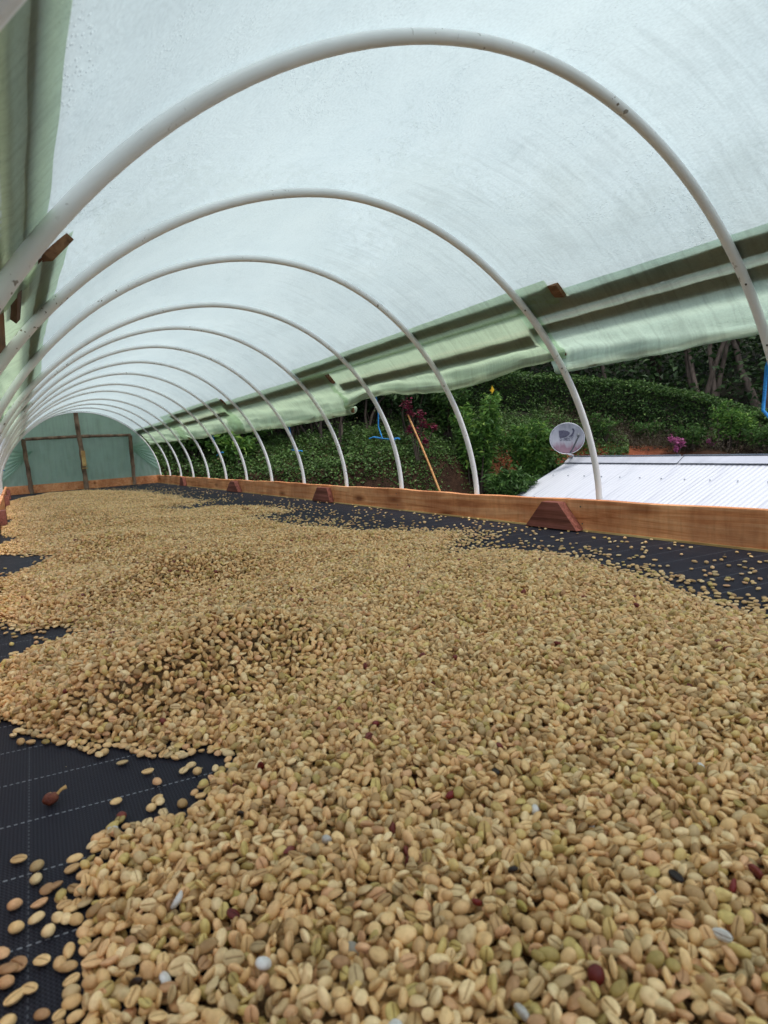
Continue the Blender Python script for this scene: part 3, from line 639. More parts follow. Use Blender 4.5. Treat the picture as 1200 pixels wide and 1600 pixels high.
# cheap periodic value noise
_tab = RNG.random((128, 128))
def vnoise(x, y, f, o=0):
    x = x * f + 17.3 * o + 500; y = y * f + 9.1 * o + 500; xi = np.floor(x).astype(int); yi = np.floor(y).astype(int); fx = x - xi; fy = y - yi
    fx = fx * fx * (3 - 2 * fx); fy = fy * fy * (3 - 2 * fy); g = lambda i, j: _tab[i % 128, j % 128]
    return (g(xi, yi) * (1 - fx) * (1 - fy) + g(xi + 1, yi) * fx * (1 - fy) + g(xi, yi + 1) * (1 - fx) * fy + g(xi + 1, yi + 1) * fx * fy) * 2 - 1
def sst(e0, e1, x): t = np.clip((x - e0) / (e1 - e0), 0, 1); return t * t * (3 - 2 * t)
BUMPS = [(-.50, .92, .175, .085, .082, .1), (-.70, .88, .10, .07, .030, 0), (-.42, 1.62, .22, .105, .080, .15), (-.62, 1.78, .12, .14, .018, 0), (-.45, 2.45, .22, .13, .056, .1), (-.5, 3.3, .2, .16, .036, 0), (-.5, 4.1, .2, .2, .038, 0), (-.5, 5.2, .25, .3, .03, 0), (-.4, 6.4, .3, .4, .03, 0),
         (-.45, .26, .22, .12, .012, 0), (.0, .3, .2, .2, .010, 0), (-.12, .62, .16, .12, .010, .3), (.12, .95, .15, .14, .010, 0), (-.05, 1.4, .15, .12, .010, 0), (0., 2.0, .2, .2, .010, 0)]
def height(x, y, d):
    h = .010 * sst(0, .035, d) + .006 * sst(.03, .12, d)
    for cx, cy, sx, sy, am, sk in BUMPS:
        u = (x - cx); v = (y - cy) - sk * u
        h = h + am * np.exp(-(u / sx) ** 2 - (v / sy) ** 2) * sst(0, .10, d)
    h = h + (.0045 * vnoise(x, y, 9, 1) + .0030 * vnoise(x, y, 22, 2) + .006 * vnoise(x, y, 4, 3)) * sst(.01, .09, d)
    h = h + .0105 * np.sin((y + .35 * x) * 2 * np.pi / .52 + 1.5 * vnoise(x, y, 2, 12)) * sst(1.1, 1.6, y) * sst(.02, .14, d)
    return np.maximum(h, 0)
LB = .0117
def scatter(sp, y0, y1, jit=.42):
    nx_ = int(1.7 / sp); ny_ = int((y1 - y0) / (sp * .866))
    gx, gy = np.meshgrid(np.arange(nx_) * sp - .85, y0 + np.arange(ny_) * sp * .866); gx = gx + (np.arange(ny_)[:, None] % 2) * sp / 2
    P = np.stack([gx.ravel(), gy.ravel()], 1); return P + RNG.uniform(-jit, jit, P.shape) * sp
def visible_mask(X):
    q = X - CAM; z = q @ CF; u = 600 + FPX * (q @ CR) / z; v = 800 - FPX * (q @ CU) / z
    return z, u, v, (z > .05) & (u > -60) & (u < 1260) & (v > 0) & (v < 1680)
def rots(n, pile):
    yaw = RNG.uniform(0, 2 * np.pi, n); tilt = RNG.normal(0, 1, n) * (.12 + .55 * pile); roll = RNG.normal(0, 1, n) * (.12 + .8 * pile)
    roll += np.where(RNG.random(n) < .5, np.pi, 0)
    return np.stack([roll, tilt, yaw], 1)
beans = []      # arrays: x y z rx ry rz scale layer
def add(P, z, pile, layer):
    n = len(P); r = rots(n, pile); s = np.clip(RNG.normal(1.0, .11, n), .70, 1.27); beans.append(np.column_stack([P, z, r, s, np.zeros(n)]))
# beans are dropped pass by pass; each comes to rest on what lies below it
GR = .0015; GX0, GY0 = -.88, -.12; NX, NY = int(1.78 / GR), int(8.75 / GR)
cxs = GX0 + (np.arange(NX) + .5) * GR; cys = GY0 + (np.arange(NY) + .5) * GR
ck = 8; CX, CY = np.meshgrid(cxs[::ck], cys[::ck], indexing='ij'); cd_ = poly_dist(np.stack([CX.ravel(), CY.ravel()], 1)).reshape(CX.shape)
def lookup_d(P):
    i = np.clip(((P[:, 0] - GX0) / GR / ck), 0, cd_.shape[0] - 1.001); j = np.clip(((P[:, 1] - GY0) / GR / ck), 0, cd_.shape[1] - 1.001); a = i.astype(int); b = j.astype(int); f = i - a; g = j - b
    return cd_[a, b] * (1 - f) * (1 - g) + cd_[a + 1, b] * f * (1 - g) + cd_[a, b + 1] * (1 - f) * g + cd_[a + 1, b + 1] * f * g
def edge_de(P):
    return lookup_d(P) + .018 * vnoise(P[:, 0], P[:, 1], 18, 5) + .010 * vnoise(P[:, 0], P[:, 1], 45, 6)
hc = height(CX, CY, cd_ + .018 * vnoise(CX, CY, 18, 5) + .010 * vnoise(CX, CY, 45, 6))
HM = np.repeat(np.repeat(np.maximum(hc - .0105, 0), ck, 0), ck, 1)[:NX, :NY].astype(np.float32); HM = np.pad(HM, ((0, NX - HM.shape[0]), (0, NY - HM.shape[1])))
kr = np.arange(-3, 4); KX, KY = np.meshgrid(kr, kr, indexing='ij'); kd = np.hypot(KX, KY) * GR; ks = kd <= .0047; KX, KY, kd = KX[ks], KY[ks], kd[ks]
dome = .0030 * np.sqrt(np.clip(1 - (kd / .0052) ** 2, 0, 1))
def drop_pass(sp, y0, y1, pno, total):
    P = scatter(sp, y0, y1, .30) + RNG.uniform(-sp, sp, 2); P = P[(np.abs(P[:, 0]) < XB - .009) & (P[:, 1] > -.1) & (P[:, 1] < 8.5)]
    de = edge_de(P); right = P[:, 0] > -.1
    reach = np.where(right, np.where(P[:, 1] < 1.6, .07, .10), np.where(P[:, 1] < 1.1, .010, .030))
    pr = np.where(de > 0, 1.0, .50 * np.exp(de / (reach * .45)) * (.35 + .9 * (vnoise(P[:, 0], P[:, 1], 14, 8) > -.1)) * .7)
    pr = pr + np.where(right & (de < 0), .020 * np.exp(de / .22) * (1 + .9 * vnoise(P[:, 0], P[:, 1], 9, 77)), 0)
    pr = np.where((de > 0) & (de < .03) & right, .5 + .5 * de / .03, pr)
    patch = (P[:, 1] > 1.9) & (P[:, 1] < 6) & (P[:, 0] > -.05) & (vnoise(P[:, 0], P[:, 1], 5.5, 11) > .25) & (de < .16)
    pr = np.where(patch, pr * .22, pr)
    P = P[RNG.random(len(P)) < pr]; de = edge_de(P); h = height(P[:, 0], P[:, 1], de)
    ix = ((P[:, 0] - GX0) / GR).astype(int); iy = ((P[:, 1] - GY0) / GR).astype(int)
    IX = np.clip(ix[:, None] + KX, 0, NX - 1); IY = np.clip(iy[:, None] + KY, 0, NY - 1); g = HM[IX, IY]
    mx_, mn_ = g.max(1), g.mean(1); zr = .62 * mx_ + .38 * mn_
    ok = (zr < h + .0012) | (zr < .0005); P, h, zr, mx_, mn_, IX, IY, de = P[ok], h[ok], zr[ok], mx_[ok], mn_[ok], IX[ok], IY[ok], de[ok]
    zc = zr + .0027; np.maximum.at(HM, (IX, IY), (zc[:, None] + dome).astype(np.float32))
    pile = np.clip((mx_ - mn_) / .0016, 0, 1); add(P, BED + zc, pile, np.full(len(P), 0))
for k_ in range(8): drop_pass(.0113, -.08, 2.7, k_, 7)
for k_ in range(5): drop_pass(.0114, 2.7, 8.5, k_, 5)
B = np.vstack(beans)
# loose beans on the near mat, one by one
LOOSE = [(-0.777, 0.596, 'tan', 'lone tan bean on the black mat at the left edge above a close pair'), (-0.764, 0.575, 'pale', 'pale bean on the black mat, upper of a close pair by a dashed thread'), (-0.765, 0.557, 'greyish', 'greyish bean on the black mat, lower of a close pair by a dashed thread'),
 (-0.78, 0.533, 'brown', 'brown bean lying alone on the mat left of the pile foot'), (-0.766, 0.506, 'pale', None), (-0.779, 0.505, 'tan', None), (-0.694, 0.639, 'tan', 'tan bean lying on a dashed white thread of the mat'),
 (-0.695, 0.605, 'olive', 'olive green bean lying alone above a white one on the mat'), (-0.703, 0.593, 'white', 'whitish split bean lying below an olive one on the mat'), (-0.677, 0.721, 'pale', 'pale bean alone on the mat just below the mound edge'), (-0.657, 0.682, 'tan', None), (-0.653, 0.652, 'brown', 'round brownish bean alone on the mat between mound and pile'),
 (-0.736, 0.566, 'tan', 'tan bean lying on a dashed thread beside the pile foot'), (-0.624, 0.66, 'pale', None), (-0.616, 0.664, 'pale', None), (-0.613, 0.648, 'tan', None), (-0.614, 0.618, 'olive', None), (-0.785, 0.453, 'brown', None), (-0.78, 0.437, 'tan', None), (-0.772, 0.439, 'tan', None),
 (-0.752, 0.497, 'pale', None), (-0.747, 0.492, 'pale', None), (-0.749, 0.523, 'olive', None), (-0.759, 0.487, 'pale', None), (-0.764, 0.46, 'tan', None), (-0.774, 0.891, 'pale', None), (-0.697, 0.756, 'pale', None), (-0.691, 0.76, 'tan', None), (-0.658, 0.611, 'pale', None), (-0.667, 0.606, 'tan', None),
 (-0.784, 0.418, 'tan', None), (-0.788, 0.483, 'brown', None), (-0.659, 0.62, 'tan', None)]
z, u, v, vis = visible_mask(B[:, :3])
B = B[(z > .06) & ~((B[:, 1] > 2.6) & (RNG.random(len(B)) < .0))]
z, u, v, vis = visible_mask(B[:, :3])
here = HM[np.clip(((B[:, 0] - GX0) / GR).astype(int), 0, NX - 1), np.clip(((B[:, 1] - GY0) / GR).astype(int), 0, NY - 1)]
B[:, 7] = (B[:, 2] - BED) < here - .0034      # 1 = buried under others
# special coloured beans: the scattered bean nearest to each seen spot
SPECIAL = {'white': [(-0.575, 0.246), (-0.601, 0.261), (-0.546, 0.231), (-0.4, 0.371), (-0.368, 0.333), (-0.233, 0.324), (-0.365, 0.274), (-0.401, 0.258), (-0.699, 0.388), (-0.643, 0.349), (-0.594, 0.327), (-0.675, 0.453), (-0.561, 0.44), (-0.404, 0.201)],
 'red': [(-0.564, 0.587), (-0.639, 0.45), (-0.095, 0.428), (-0.504, 0.312), (-0.353, 0.225), (-0.493, 0.225), (-0.244, 1.276), (-0.652, 0.409), (-0.421, 0.601), (-0.438, 0.433)], 'orange': [(-0.346, 0.356), (-0.328, 0.402), (-0.537, 0.332), (-0.54, 0.314)],
 'black': [(-0.607, 0.519), (-0.711, 0.394), (-0.469, 0.324), (-0.385, 0.252), (-0.386, 0.436)], 'yellow': [(-0.642, 0.426), (-0.655, 0.395), (-0.291, 0.334), (-0.488, 0.292)]}
spec = {}
WHERE_SP = {}
for c, pts in SPECIAL.items():
    for k_, (sx, sy) in enumerate(pts):
        dd = np.hypot(B[:, 0] - sx, B[:, 1] - sy) + (B[:, 7] > 0) * 1.0 - 0
        dd[list(spec)] = 9 if spec else 0
        j = int(np.argmin(dd)); spec[j] = (c, u[j], v[j])
        B[j, 2] += .0012
top = (B[:, 7] == 0) & vis & (v < 1600) & (u > 0) & (u < 1200)
order = np.argsort(np.where(top, z, 99)); near = [int(j) for j in order[:255] if int(j) not in spec]
pick = set(near) | set(spec)

def bean_mesh(name, a, b, c, flat, groove, bend, seed, nu=22, nv=13, rough=.05):
    G = []
    V = []; TH = [math.pi * (-.38 + 1.76 * k / 15) for k in range(16)] + [math.radians(270 + q) for q in (-13, -8, -4, 0, 4, 8, 13)]; nu = len(TH)
    for j in range(nv):
        ph = math.pi * j / (nv - 1)
        for i in range(nu):
            th = TH[i]
            y = math.sin(ph) * math.cos(th); zc = math.sin(ph) * math.sin(th); x = -math.cos(ph)
            zz = zc
            if zc < 0: zz = zc * flat + groove * math.exp(-(y / .11) ** 2) * math.sin(ph) ** .5 * (.6 + .4 * abs(x))
            elif groove > 0: zz = zc * (1 - .04 * math.cos(3 * x))
            zz += bend * (x * x - .4); y += .10 * bend * math.sin(x * 3)
            k = 1 + rough * mnoise.noise(Vector((x * 1.6 + seed * 3.1, y * 1.6, zc * 1.6))) + rough * .6 * mnoise.noise(Vector((x * 4 + seed, y * 4, zc * 4)))
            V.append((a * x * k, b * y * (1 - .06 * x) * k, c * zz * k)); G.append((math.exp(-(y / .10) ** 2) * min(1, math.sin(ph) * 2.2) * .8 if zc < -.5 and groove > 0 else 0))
    F = []
    for j in range(nv - 1):
        for i in range(nu): i2 = (i + 1) % nu; F.append((j * nu + i, j * nu + i2, (j + 1) * nu + i2, (j + 1) * nu + i))
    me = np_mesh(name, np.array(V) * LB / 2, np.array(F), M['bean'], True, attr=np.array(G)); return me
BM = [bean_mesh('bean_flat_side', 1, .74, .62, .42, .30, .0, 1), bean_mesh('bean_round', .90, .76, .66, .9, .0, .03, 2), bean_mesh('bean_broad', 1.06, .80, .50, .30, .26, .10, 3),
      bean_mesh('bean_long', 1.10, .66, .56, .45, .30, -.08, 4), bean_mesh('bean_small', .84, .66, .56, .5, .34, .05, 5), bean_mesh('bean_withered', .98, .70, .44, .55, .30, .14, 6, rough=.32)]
protos = []
gtxt = 'coffee beans drying on the bed'
def one_bean(x, y, zz, rot, s, kind, colour, label):
    o = bpy.data.objects.new('coffee_bean', BM[kind]); COL.objects.link(o); o.location = (x, y, zz); o.rotation_euler = rot; o.scale = (s, s, s)
    o.material_slots[0].link = 'OBJECT'; o.material_slots[0].material = M['bean_' + colour]
    return tag(o, label, 'coffee bean', gtxt)
rr = random.Random(3)
plain = ['tan'] * 9 + ['pale'] * 7 + ['brown'] * 4 + ['olive'] * 3 + ['greyish'] * 3
PL = {'tan': 'tan coffee bean among the many in the nearest part of the pile', 'pale': 'pale tan coffee bean among the many in the nearest part of the pile', 'brown': 'brownish coffee bean among the many in the nearest part of the pile', 'olive': 'olive green tinted coffee bean in the nearest part of the pile', 'greyish': 'greyish beige coffee bean in the nearest part of the pile'}
def zone(u_, v_):
    a = 'left' if u_ < 400 else ('middle' if u_ < 800 else 'right'); b = 'bottom edge' if v_ > 1530 else ('near foreground' if v_ > 1400 else ('foreground' if v_ > 1220 else ('middle distance' if v_ > 1000 else 'far part')))
    return a, b
def where(c, u_, v_):
    col = ('far left', 'left', 'centre left', 'centre', 'centre right', 'right', 'far right')[min(int(max(u_, 0) / 172), 6)]
    row = 'touching the bottom edge' if v_ > 1570 else ('just above the bottom edge' if v_ > 1530 else ('low' if v_ > 1490 else 'in the foreground'))
    return '%s coffee bean %s of the picture, %s' % ({'tan': 'tan', 'pale': 'pale tan', 'brown': 'brownish', 'olive': 'olive tinted', 'greyish': 'greyish beige'}[c], row if row != 'low' else 'in the lowest part', col)
used = {}
for j in sorted(pick, key=lambda q: z[q]):
    x_, y_, z_, r0, r1, r2, s_, _ = B[j]
    if j in spec:
        c = spec[j][0]; a, b_ = zone(u[j], v[j])
        base = '%s bean, %s of the pile, %s side' % ({'white': 'chalky white', 'red': 'dark red', 'orange': 'orange brown', 'black': 'blackish', 'yellow': 'yellowish'}[c], b_, a)
        used[base] = used.get(base, 0) + 1
        if used[base] > 1: base = base.replace('bean,', ['', '', 'bean, second farther back,', 'bean, third one back,', 'bean, fourth one back,'][min(used[base], 4)])
        one_bean(x_, y_, z_ + .0005, (r0, r1, r2), s_ * (.98 if c == 'white' else .95), rr.choice((1, 3, 0)), c, base)
    else:
        c = rr.choice(plain); one_bean(x_, y_, z_, (r0, r1, r2), s_, rr.choice((0, 0, 0, 1, 2, 2, 3, 3, 4, 4, 5)), c, where(c, u[j], v[j]))
seen_ = {}
def loose_label(x, y, c):
    q = CAM * 0 + np.array([x, y, BED]) - CAM; zz_ = q @ CF; pu, pv = 600 + FPX * (q @ CR) / zz_, 800 - FPX * (q @ CU) / zz_
    row = 'below the mound' if pv < 1230 else ('halfway down the pile edge' if pv < 1330 else ('beside the vertical dashed thread' if pv < 1470 else 'in the bottom left corner'))
    l = '%s bean loose on the mat %s' % (c, row); seen_[l] = seen_.get(l, 0) + 1
    return l if seen_[l] == 1 else l + (', next to another', ', at the pile foot', ', farther left')[min(seen_[l] - 2, 2)]
for (x_, y_, c, lb) in LOOSE:
    one_bean(x_, y_, BED + .0034, (rr.uniform(-.15, .15) + (math.pi if rr.random() < .35 else 0), rr.uniform(-.1, .1), rr.uniform(0, 6.28)), rr.uniform(.95, 1.1), rr.choice((0, 1, 2, 3)), c, lb or loose_label(x_, y_, c))
# the rest: one stuff object, instanced on points
rest = np.array([j for j in range(len(B)) if j not in pick]); Q = B[rest]
dl = np.array([(a, b) for a, b, _, _ in LOOSE])
me = bpy.data.meshes.new('coffee_bean_heap'); me.vertices.add(len(Q)); me.vertices.foreach_set('co', Q[:, :3].astype(np.float32).ravel())
a = me.attributes.new('rot', 'FLOAT_VECTOR', 'POINT'); a.data.foreach_set('vector', Q[:, 3:6].astype(np.float32).ravel())
a = me.attributes.new('scl', 'FLOAT', 'POINT'); a.data.foreach_set('value', Q[:, 6].astype(np.float32))
a = me.attributes.new('idx', 'INT', 'POINT'); a.data.foreach_set('value', RNG.choice([0, 0, 0, 0, 1, 1, 2, 2, 3, 3, 4, 4, 5], len(Q)).astype(np.int32))
heap = link_mesh('coffee_bean_heap', me); tag(heap, 'thousands of pale tan parchment coffee beans spread in low mounds over the mat', 'coffee beans', kind='stuff')
ng = bpy.data.node_groups.new('bean_scatter', 'GeometryNodeTree')
ng.interface.new_socket('Geometry', in_out='INPUT', socket_type='NodeSocketGeometry'); ng.interface.new_socket('Geometry', in_out='OUTPUT', socket_type='NodeSocketGeometry')
gi = ng.nodes.new('NodeGroupInput'); go = ng.nodes.new('NodeGroupOutput'); iop = ng.nodes.new('GeometryNodeInstanceOnPoints')
ng.links.new(gi.outputs[0], iop.inputs['Points'])
join = ng.nodes.new('GeometryNodeGeometryToInstance')
protos = []
for k_, m_ in enumerate(BM):
    o = next(o for o in COL.objects if o.name.startswith('coffee_bean') and o.type == 'MESH' and o.data == m_)
    protos.append(o)
for o in reversed(protos):
    pn = bpy.data.objects.new(o.name, o.data)   # same mesh, used only as the instanced shape
    oi = ng.nodes.new('GeometryNodeObjectInfo'); oi.transform_space = 'ORIGINAL'; oi.inputs['Object'].default_value = pn; oi.inputs['As Instance'].default_value = False
    ng.links.new(oi.outputs['Geometry'], join.inputs[0])
def na(nm, t):
    n = ng.nodes.new('GeometryNodeInputNamedAttribute'); n.data_type = t; n.inputs['Name'].default_value = nm; return n.outputs[0]
er = ng.nodes.new('FunctionNodeEulerToRotation'); ng.links.new(na('rot', 'FLOAT_VECTOR'), er.inputs[0]); ng.links.new(er.outputs[0], iop.inputs['Rotation'])
ng.links.new(na('scl', 'FLOAT'), iop.inputs['Scale']); iop.inputs['Pick Instance'].default_value = True; ng.links.new(na('idx', 'INT'), iop.inputs['Instance Index'])
# pick-instance needs separate instances: replace the single wrapper by one wrapper per shape joined together
ng.nodes.remove(join); jn = ng.nodes.new('GeometryNodeJoinGeometry')
for n in [n for n in ng.nodes if n.bl_idname == 'GeometryNodeObjectInfo']:
    g2 = ng.nodes.new('GeometryNodeGeometryToInstance'); ng.links.new(n.outputs['Geometry'], g2.inputs[0]); ng.links.new(g2.outputs[0], jn.inputs[0])
ng.links.new(jn.outputs[0], iop.inputs['Instance']); ng.links.new(iop.outputs[0], go.inputs[0])
md = heap.modifiers.new('beans', 'NODES'); md.node_group = ng
# solid underlayer of beans where the heap is deep, coloured darker for shade in the gaps
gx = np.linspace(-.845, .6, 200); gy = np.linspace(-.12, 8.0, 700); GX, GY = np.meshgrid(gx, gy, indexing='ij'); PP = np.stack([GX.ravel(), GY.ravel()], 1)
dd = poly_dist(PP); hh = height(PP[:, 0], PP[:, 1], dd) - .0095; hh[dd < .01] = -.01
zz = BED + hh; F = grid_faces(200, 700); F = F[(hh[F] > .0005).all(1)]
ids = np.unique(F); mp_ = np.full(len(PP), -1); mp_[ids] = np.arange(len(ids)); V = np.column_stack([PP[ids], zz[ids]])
me = np_mesh('bean_underlayer', V, mp_[F], simple('deep_beans_shaded', hexc('6C5436'), hexc('8C6F48'), .8, 140, 3, .8), True)
uo = link_mesh('bean_underlayer', me, heap)

def leaves_flat(C, size, seed):
    rg = np.random.default_rng(seed); n = len(C); a = rg.uniform(0, 6.28, n); s_ = size * rg.uniform(.3, 1.3, n); ux = np.stack([np.cos(a), np.sin(a), rg.normal(0, .12, n)], 1) * s_[:, None] * .5; uy = np.stack([-np.sin(a), np.cos(a), rg.normal(0, .12, n)], 1) * s_[:, None] * .3
    V = np.stack([C - ux, C + uy, C + ux, C - uy], 1).reshape(-1, 3); V[:, 2] = np.maximum(V[:, 2], BED + .0006); i = np.arange(n) * 4
    return V, np.stack([i, i + 1, i + 2, i + 3], 1), np.repeat(rg.random(n), 4)
M['husk'] = mat_leaf('husk', [(0, hexc('8A7350')), (1, hexc('D8C39A'))], transl=.1)
# dried cherry and hull pieces on the mat
def blob(name, c, r, mat, seed, squash=(1, 1, 1), parent=None):
    rr = random.Random(seed); V = []; F = []; nu, nv = 14, 9
    for j in range(nv):
        ph = math.pi * j / (nv - 1)
        for i in range(nu):
            th = 2 * math.pi * i / nu; p = Vector((math.sin(ph) * math.cos(th), math.sin(ph) * math.sin(th), math.cos(ph)))
            k = 1 + .16 * mnoise.noise(p * 2.3 + Vector((seed, 0, 0))); V.append((c[0] + p.x * r * k * squash[0], c[1] + p.y * r * k * squash[1], c[2] + p.z * r * k * squash[2]))
    for j in range(nv - 1):
        for i in range(nu): i2 = (i + 1) % nu; F.append((j * nu + i, (j + 1) * nu + i, (j + 1) * nu + i2, j * nu + i2))
    return link_mesh(name, np_mesh(name, V, F, mat, True), parent)
ch = empty('dried_cherry', (-.749, .680, BED)); tag(ch, 'shrivelled dark red coffee cherry with stalk alone on the mat', 'coffee cherry')
blob('fruit', (-.749, .680, BED + .0062), .0066, M['cherry'], 3, (1.1, 1, .9), ch)
MB().tube([(-.744, .682, BED + .007), (-.739, .685, BED + .010), (-.734, .686, BED + .011)], [.0016, .0014, .002], 6).build('stalk', M['pale_wood'], ch)
MB().box((-.748, .70, BED + .001), (.003, .007, .0015), Euler((.1, .1, .5)).to_matrix()).build('stem_flake', M['pale_wood'], ch)
def hull(x, y, rz, lab, s=1.0):
    root = empty('bean_hull', (x, y, BED)); tag(root, lab, 'bean hull')
    for k, (dx, dr) in enumerate(((-.003, .25), (.0025, -.2))):
        o = bpy.data.objects.new('hull_half', BM[2]); COL.objects.link(o); o.parent = root; o.location = (dx, k * .002, .0035); o.rotation_euler = (dr + (3.14 if k else 0), 0, rz + dr); o.scale = (s, s, s * 1.1)
        o.material_slots[0].link = 'OBJECT'; o.material_slots[0].material = M['bean_brown']
hull(-.755, .537, .6, 'cracked bean hull lying open on the mat below a dashed thread')
hull(-.781, .464, 2.4, 'large split brown hull at the left edge near the pile foot', 1.15)

rg_ = np.random.default_rng(77); P = np.stack([rg_.uniform(-.84, .84, 2600), rg_.uniform(.3, 5, 2600)], 1); dd_ = lookup_d(P); k = (dd_ < -.004) & (rg_.random(len(P)) < .12 + .8 * np.exp(dd_ / .05)); P = P[k]
Vh, Fh, Lh = leaves_flat(np.column_stack([P, np.full(len(P), BED + .0012)]), .0032, 5)
tag(link_mesh('husk_flakes', np_mesh('husk_flakes', Vh, Fh, M['husk'], False, attr=Lh)), 'tiny pale husk flakes and dust scattered over the black mat', 'husk flakes', kind='stuff')
for y in (1.44, 1.56, 2.6, 3.30, 3.43, 4.3, 5.09, 5.21):
    for zq in (-.022, -.078): MB().tube([(XB + .001, y + zq * .1, zq), (XB - .0016, y + zq * .1, zq)], .0026, 8).build('nail', M['nail'], bed)
# ------------------------------------------------------------------ outside: ground and hillside
BASE = np.array([(-40, 16), (-8, 12.5), (-3, 10.6), (1.2, 10.0), (2.6, 9.0), (4.3, 8.55), (5.8, 8.6), (7.3, 9.2), (9.0, 8.9), (9.7, 7.6), (10.0, 5.0), (10.5, 0), (12, -8), (16, -40)], float)
def base_dist(x, y):
    P = np.stack([x.ravel(), y.ravel()], 1); best = np.full(len(P), 1e9); sg = np.ones(len(P))
    for a, b in zip(BASE[:-1], BASE[1:]):
        ab = b - a; t = np.clip(((P - a) @ ab) / (ab @ ab), 0, 1); q = a + t[:, None] * ab; d = np.hypot(*(P - q).T)
        cr = ab[0] * (P[:, 1] - a[1]) - ab[1] * (P[:, 0] - a[0]); up = d < best - 1e-9; best[up] = d[up]; sg[up] = np.sign(cr[up])
    return (best * sg).reshape(x.shape)
def terrain(x, y):
    x = np.asarray(x, float); y = np.asarray(y, float); s = base_dist(x, y)
    g = -.98 - 1.75 * sst(1.6, 4.2, x) * (1 - sst(7.0, 8.3, y))
    ang = np.degrees(np.arctan2(x + .74, y)); wr = sst(44, 56, ang)
    bl = np.interp(s, [0, .35, .9, 1.8, 3.5, 6, 10, 20, 60], [-.5, -.12, .12, .45, .72, 1.0, 2.0, 5.5, 16])
    br = np.interp(s, [0, .5, 1.2, 2.5, 4, 6, 10, 20, 60], [-.8, -.42, -.33, -.25, -.15, .1, 1.0, 3.5, 12])
    bk = bl * (1 - wr) + br * wr
    nz = .10 * vnoise(x, y, 1.1, 31) + .05 * vnoise(x, y, 3.1, 32)
    z = g * (1 - sst(-.25, .25, s)) + (bk + nz * sst(0, .6, s)) * sst(-.25, .25, s)
    return z
def zt(x, y): return float(terrain(np.array([x]), np.array([y]))[0])
xs = np.unique(np.concatenate([np.linspace(-300, -20, 15), np.linspace(-20, -3, 35), np.linspace(-3, 18, 190), np.linspace(18, 60, 40), np.linspace(60, 300, 13)]))
ys_ = np.unique(np.concatenate([np.linspace(-300, -20, 15), np.linspace(-20, 3, 50), np.linspace(3, 16, 130), np.linspace(16, 60, 50), np.linspace(60, 300, 13)]))
GX, GY = np.meshgrid(xs, ys_, indexing='ij'); GZ = terrain(GX, GY)
SD = base_dist(GX, GY); fresh = np.clip(np.exp(-((GX - 9.0) / 1.35) ** 2 - ((GY - 8.9) / 1.1) ** 2) * 1.5, 0, 1); litter = np.clip(.5 * (1 - sst(.9, 2.2, SD)) + fresh, 0, 1)
me = np_mesh('ground', np.stack([GX, GY, GZ], -1).reshape(-1, 3), grid_faces(len(xs), len(ys_)), M['soil'], True, attr=litter.ravel())
tag(link_mesh('ground', me), 'brown earth bank rising behind the drying tunnel', kind='structure')

# leaves
def leaves(C, size, up=.5, seed=0, aspect=2.0, dirs=None, droop=.2):
    """rhombic folded leaves at centres C; returns V, F, lv"""
    rg = np.random.default_rng(seed); n = len(C); size = np.broadcast_to(size, n) * rg.uniform(.6, 1.3, n)
    nrm = rg.normal(0, 1, (n, 3)); nrm[:, 2] = np.abs(nrm[:, 2]) + up * 2; nrm /= np.linalg.norm(nrm, axis=1)[:, None]
    a = rg.normal(0, 1, (n, 3)) if dirs is None else dirs + rg.normal(0, .35, (n, 3)); a[:, 2] -= droop; a -= nrm * (a * nrm).sum(1)[:, None]; a /= np.linalg.norm(a, axis=1)[:, None] + 1e-9
    b = np.cross(nrm, a); L_ = size[:, None] * a; W_ = size[:, None] / aspect * b; f = nrm * size[:, None] * .12
    V = np.stack([C - L_ * .5, C + W_ * .5 + f, C + L_ * .5 - nrm * size[:, None] * .1, C - W_ * .5 + f], 1)
    i = np.arange(n) * 4; F = np.concatenate([np.stack([i, i + 1, i + 2], 1), np.stack([i, i + 2, i + 3], 1)])
    lv = np.repeat(np.clip(rg.normal(.5, .22, n), 0, 1), 4)
    return V.reshape(-1, 3), F, lv
def leaf_obj(name, C, size, mat, parent=None, **kw):
    V, F, lv = leaves(C, size, **kw); return link_mesh(name, np_mesh(name, V, F, mat, False, attr=lv), parent)

# ground cover on the bank (uncountable)
def bank_points(n, smin, smax, amin, amax, seed, mask=None):
    rg = np.random.default_rng(seed); out = []
    while sum(map(len, out)) < n:
        x = rg.uniform(-3, 22, n); y = rg.uniform(-4, 18, n); s = base_dist(x, y); ang = np.degrees(np.arctan2(x + .74, y)); k = (s > smin) & (s < smax) & (ang > amin) & (ang < amax)
        if mask is not None: k &= mask(x, y, s, ang, rg)
        out.append(np.stack([x[k], y[k]], 1))
    P = np.concatenate(out)[:n]; z = terrain(P[:, 0], P[:, 1]); return np.column_stack([P, z])
C = bank_points(80000, -.12, 2.2, -5, 52, 3, lambda x, y, s, a, rg: (vnoise(x, y, 2.2, 41) + 1.0 * sst(.05, .5, s) + .02 > rg.uniform(-.5, .5, len(x))))
C[:, 2] += np.random.default_rng(1).exponential(.05, len(C)) * (1 + vnoise(C[:, 0], C[:, 1], 2.5, 44))
tag(leaf_obj('ground_cover', C, .05, M['leaf_cover'], seed=2, up=.5, aspect=1.5), 'low green creeping ground cover on the earth bank behind the tunnel', 'ground cover', kind='stuff')
C = bank_points(26000, .7, 4.5, 45, 75, 5, lambda x, y, s, a, rg: (vnoise(x, y, 1.6, 42) > -.7))
C[:, 2] += np.random.default_rng(4).exponential(.09, len(C))
tag(leaf_obj('dry_brush', C, .07, M['leaf_dry'], seed=6, up=.1, aspect=3.2), 'brownish dry brush and weeds on the slope below the hedge', 'brush', kind='stuff')
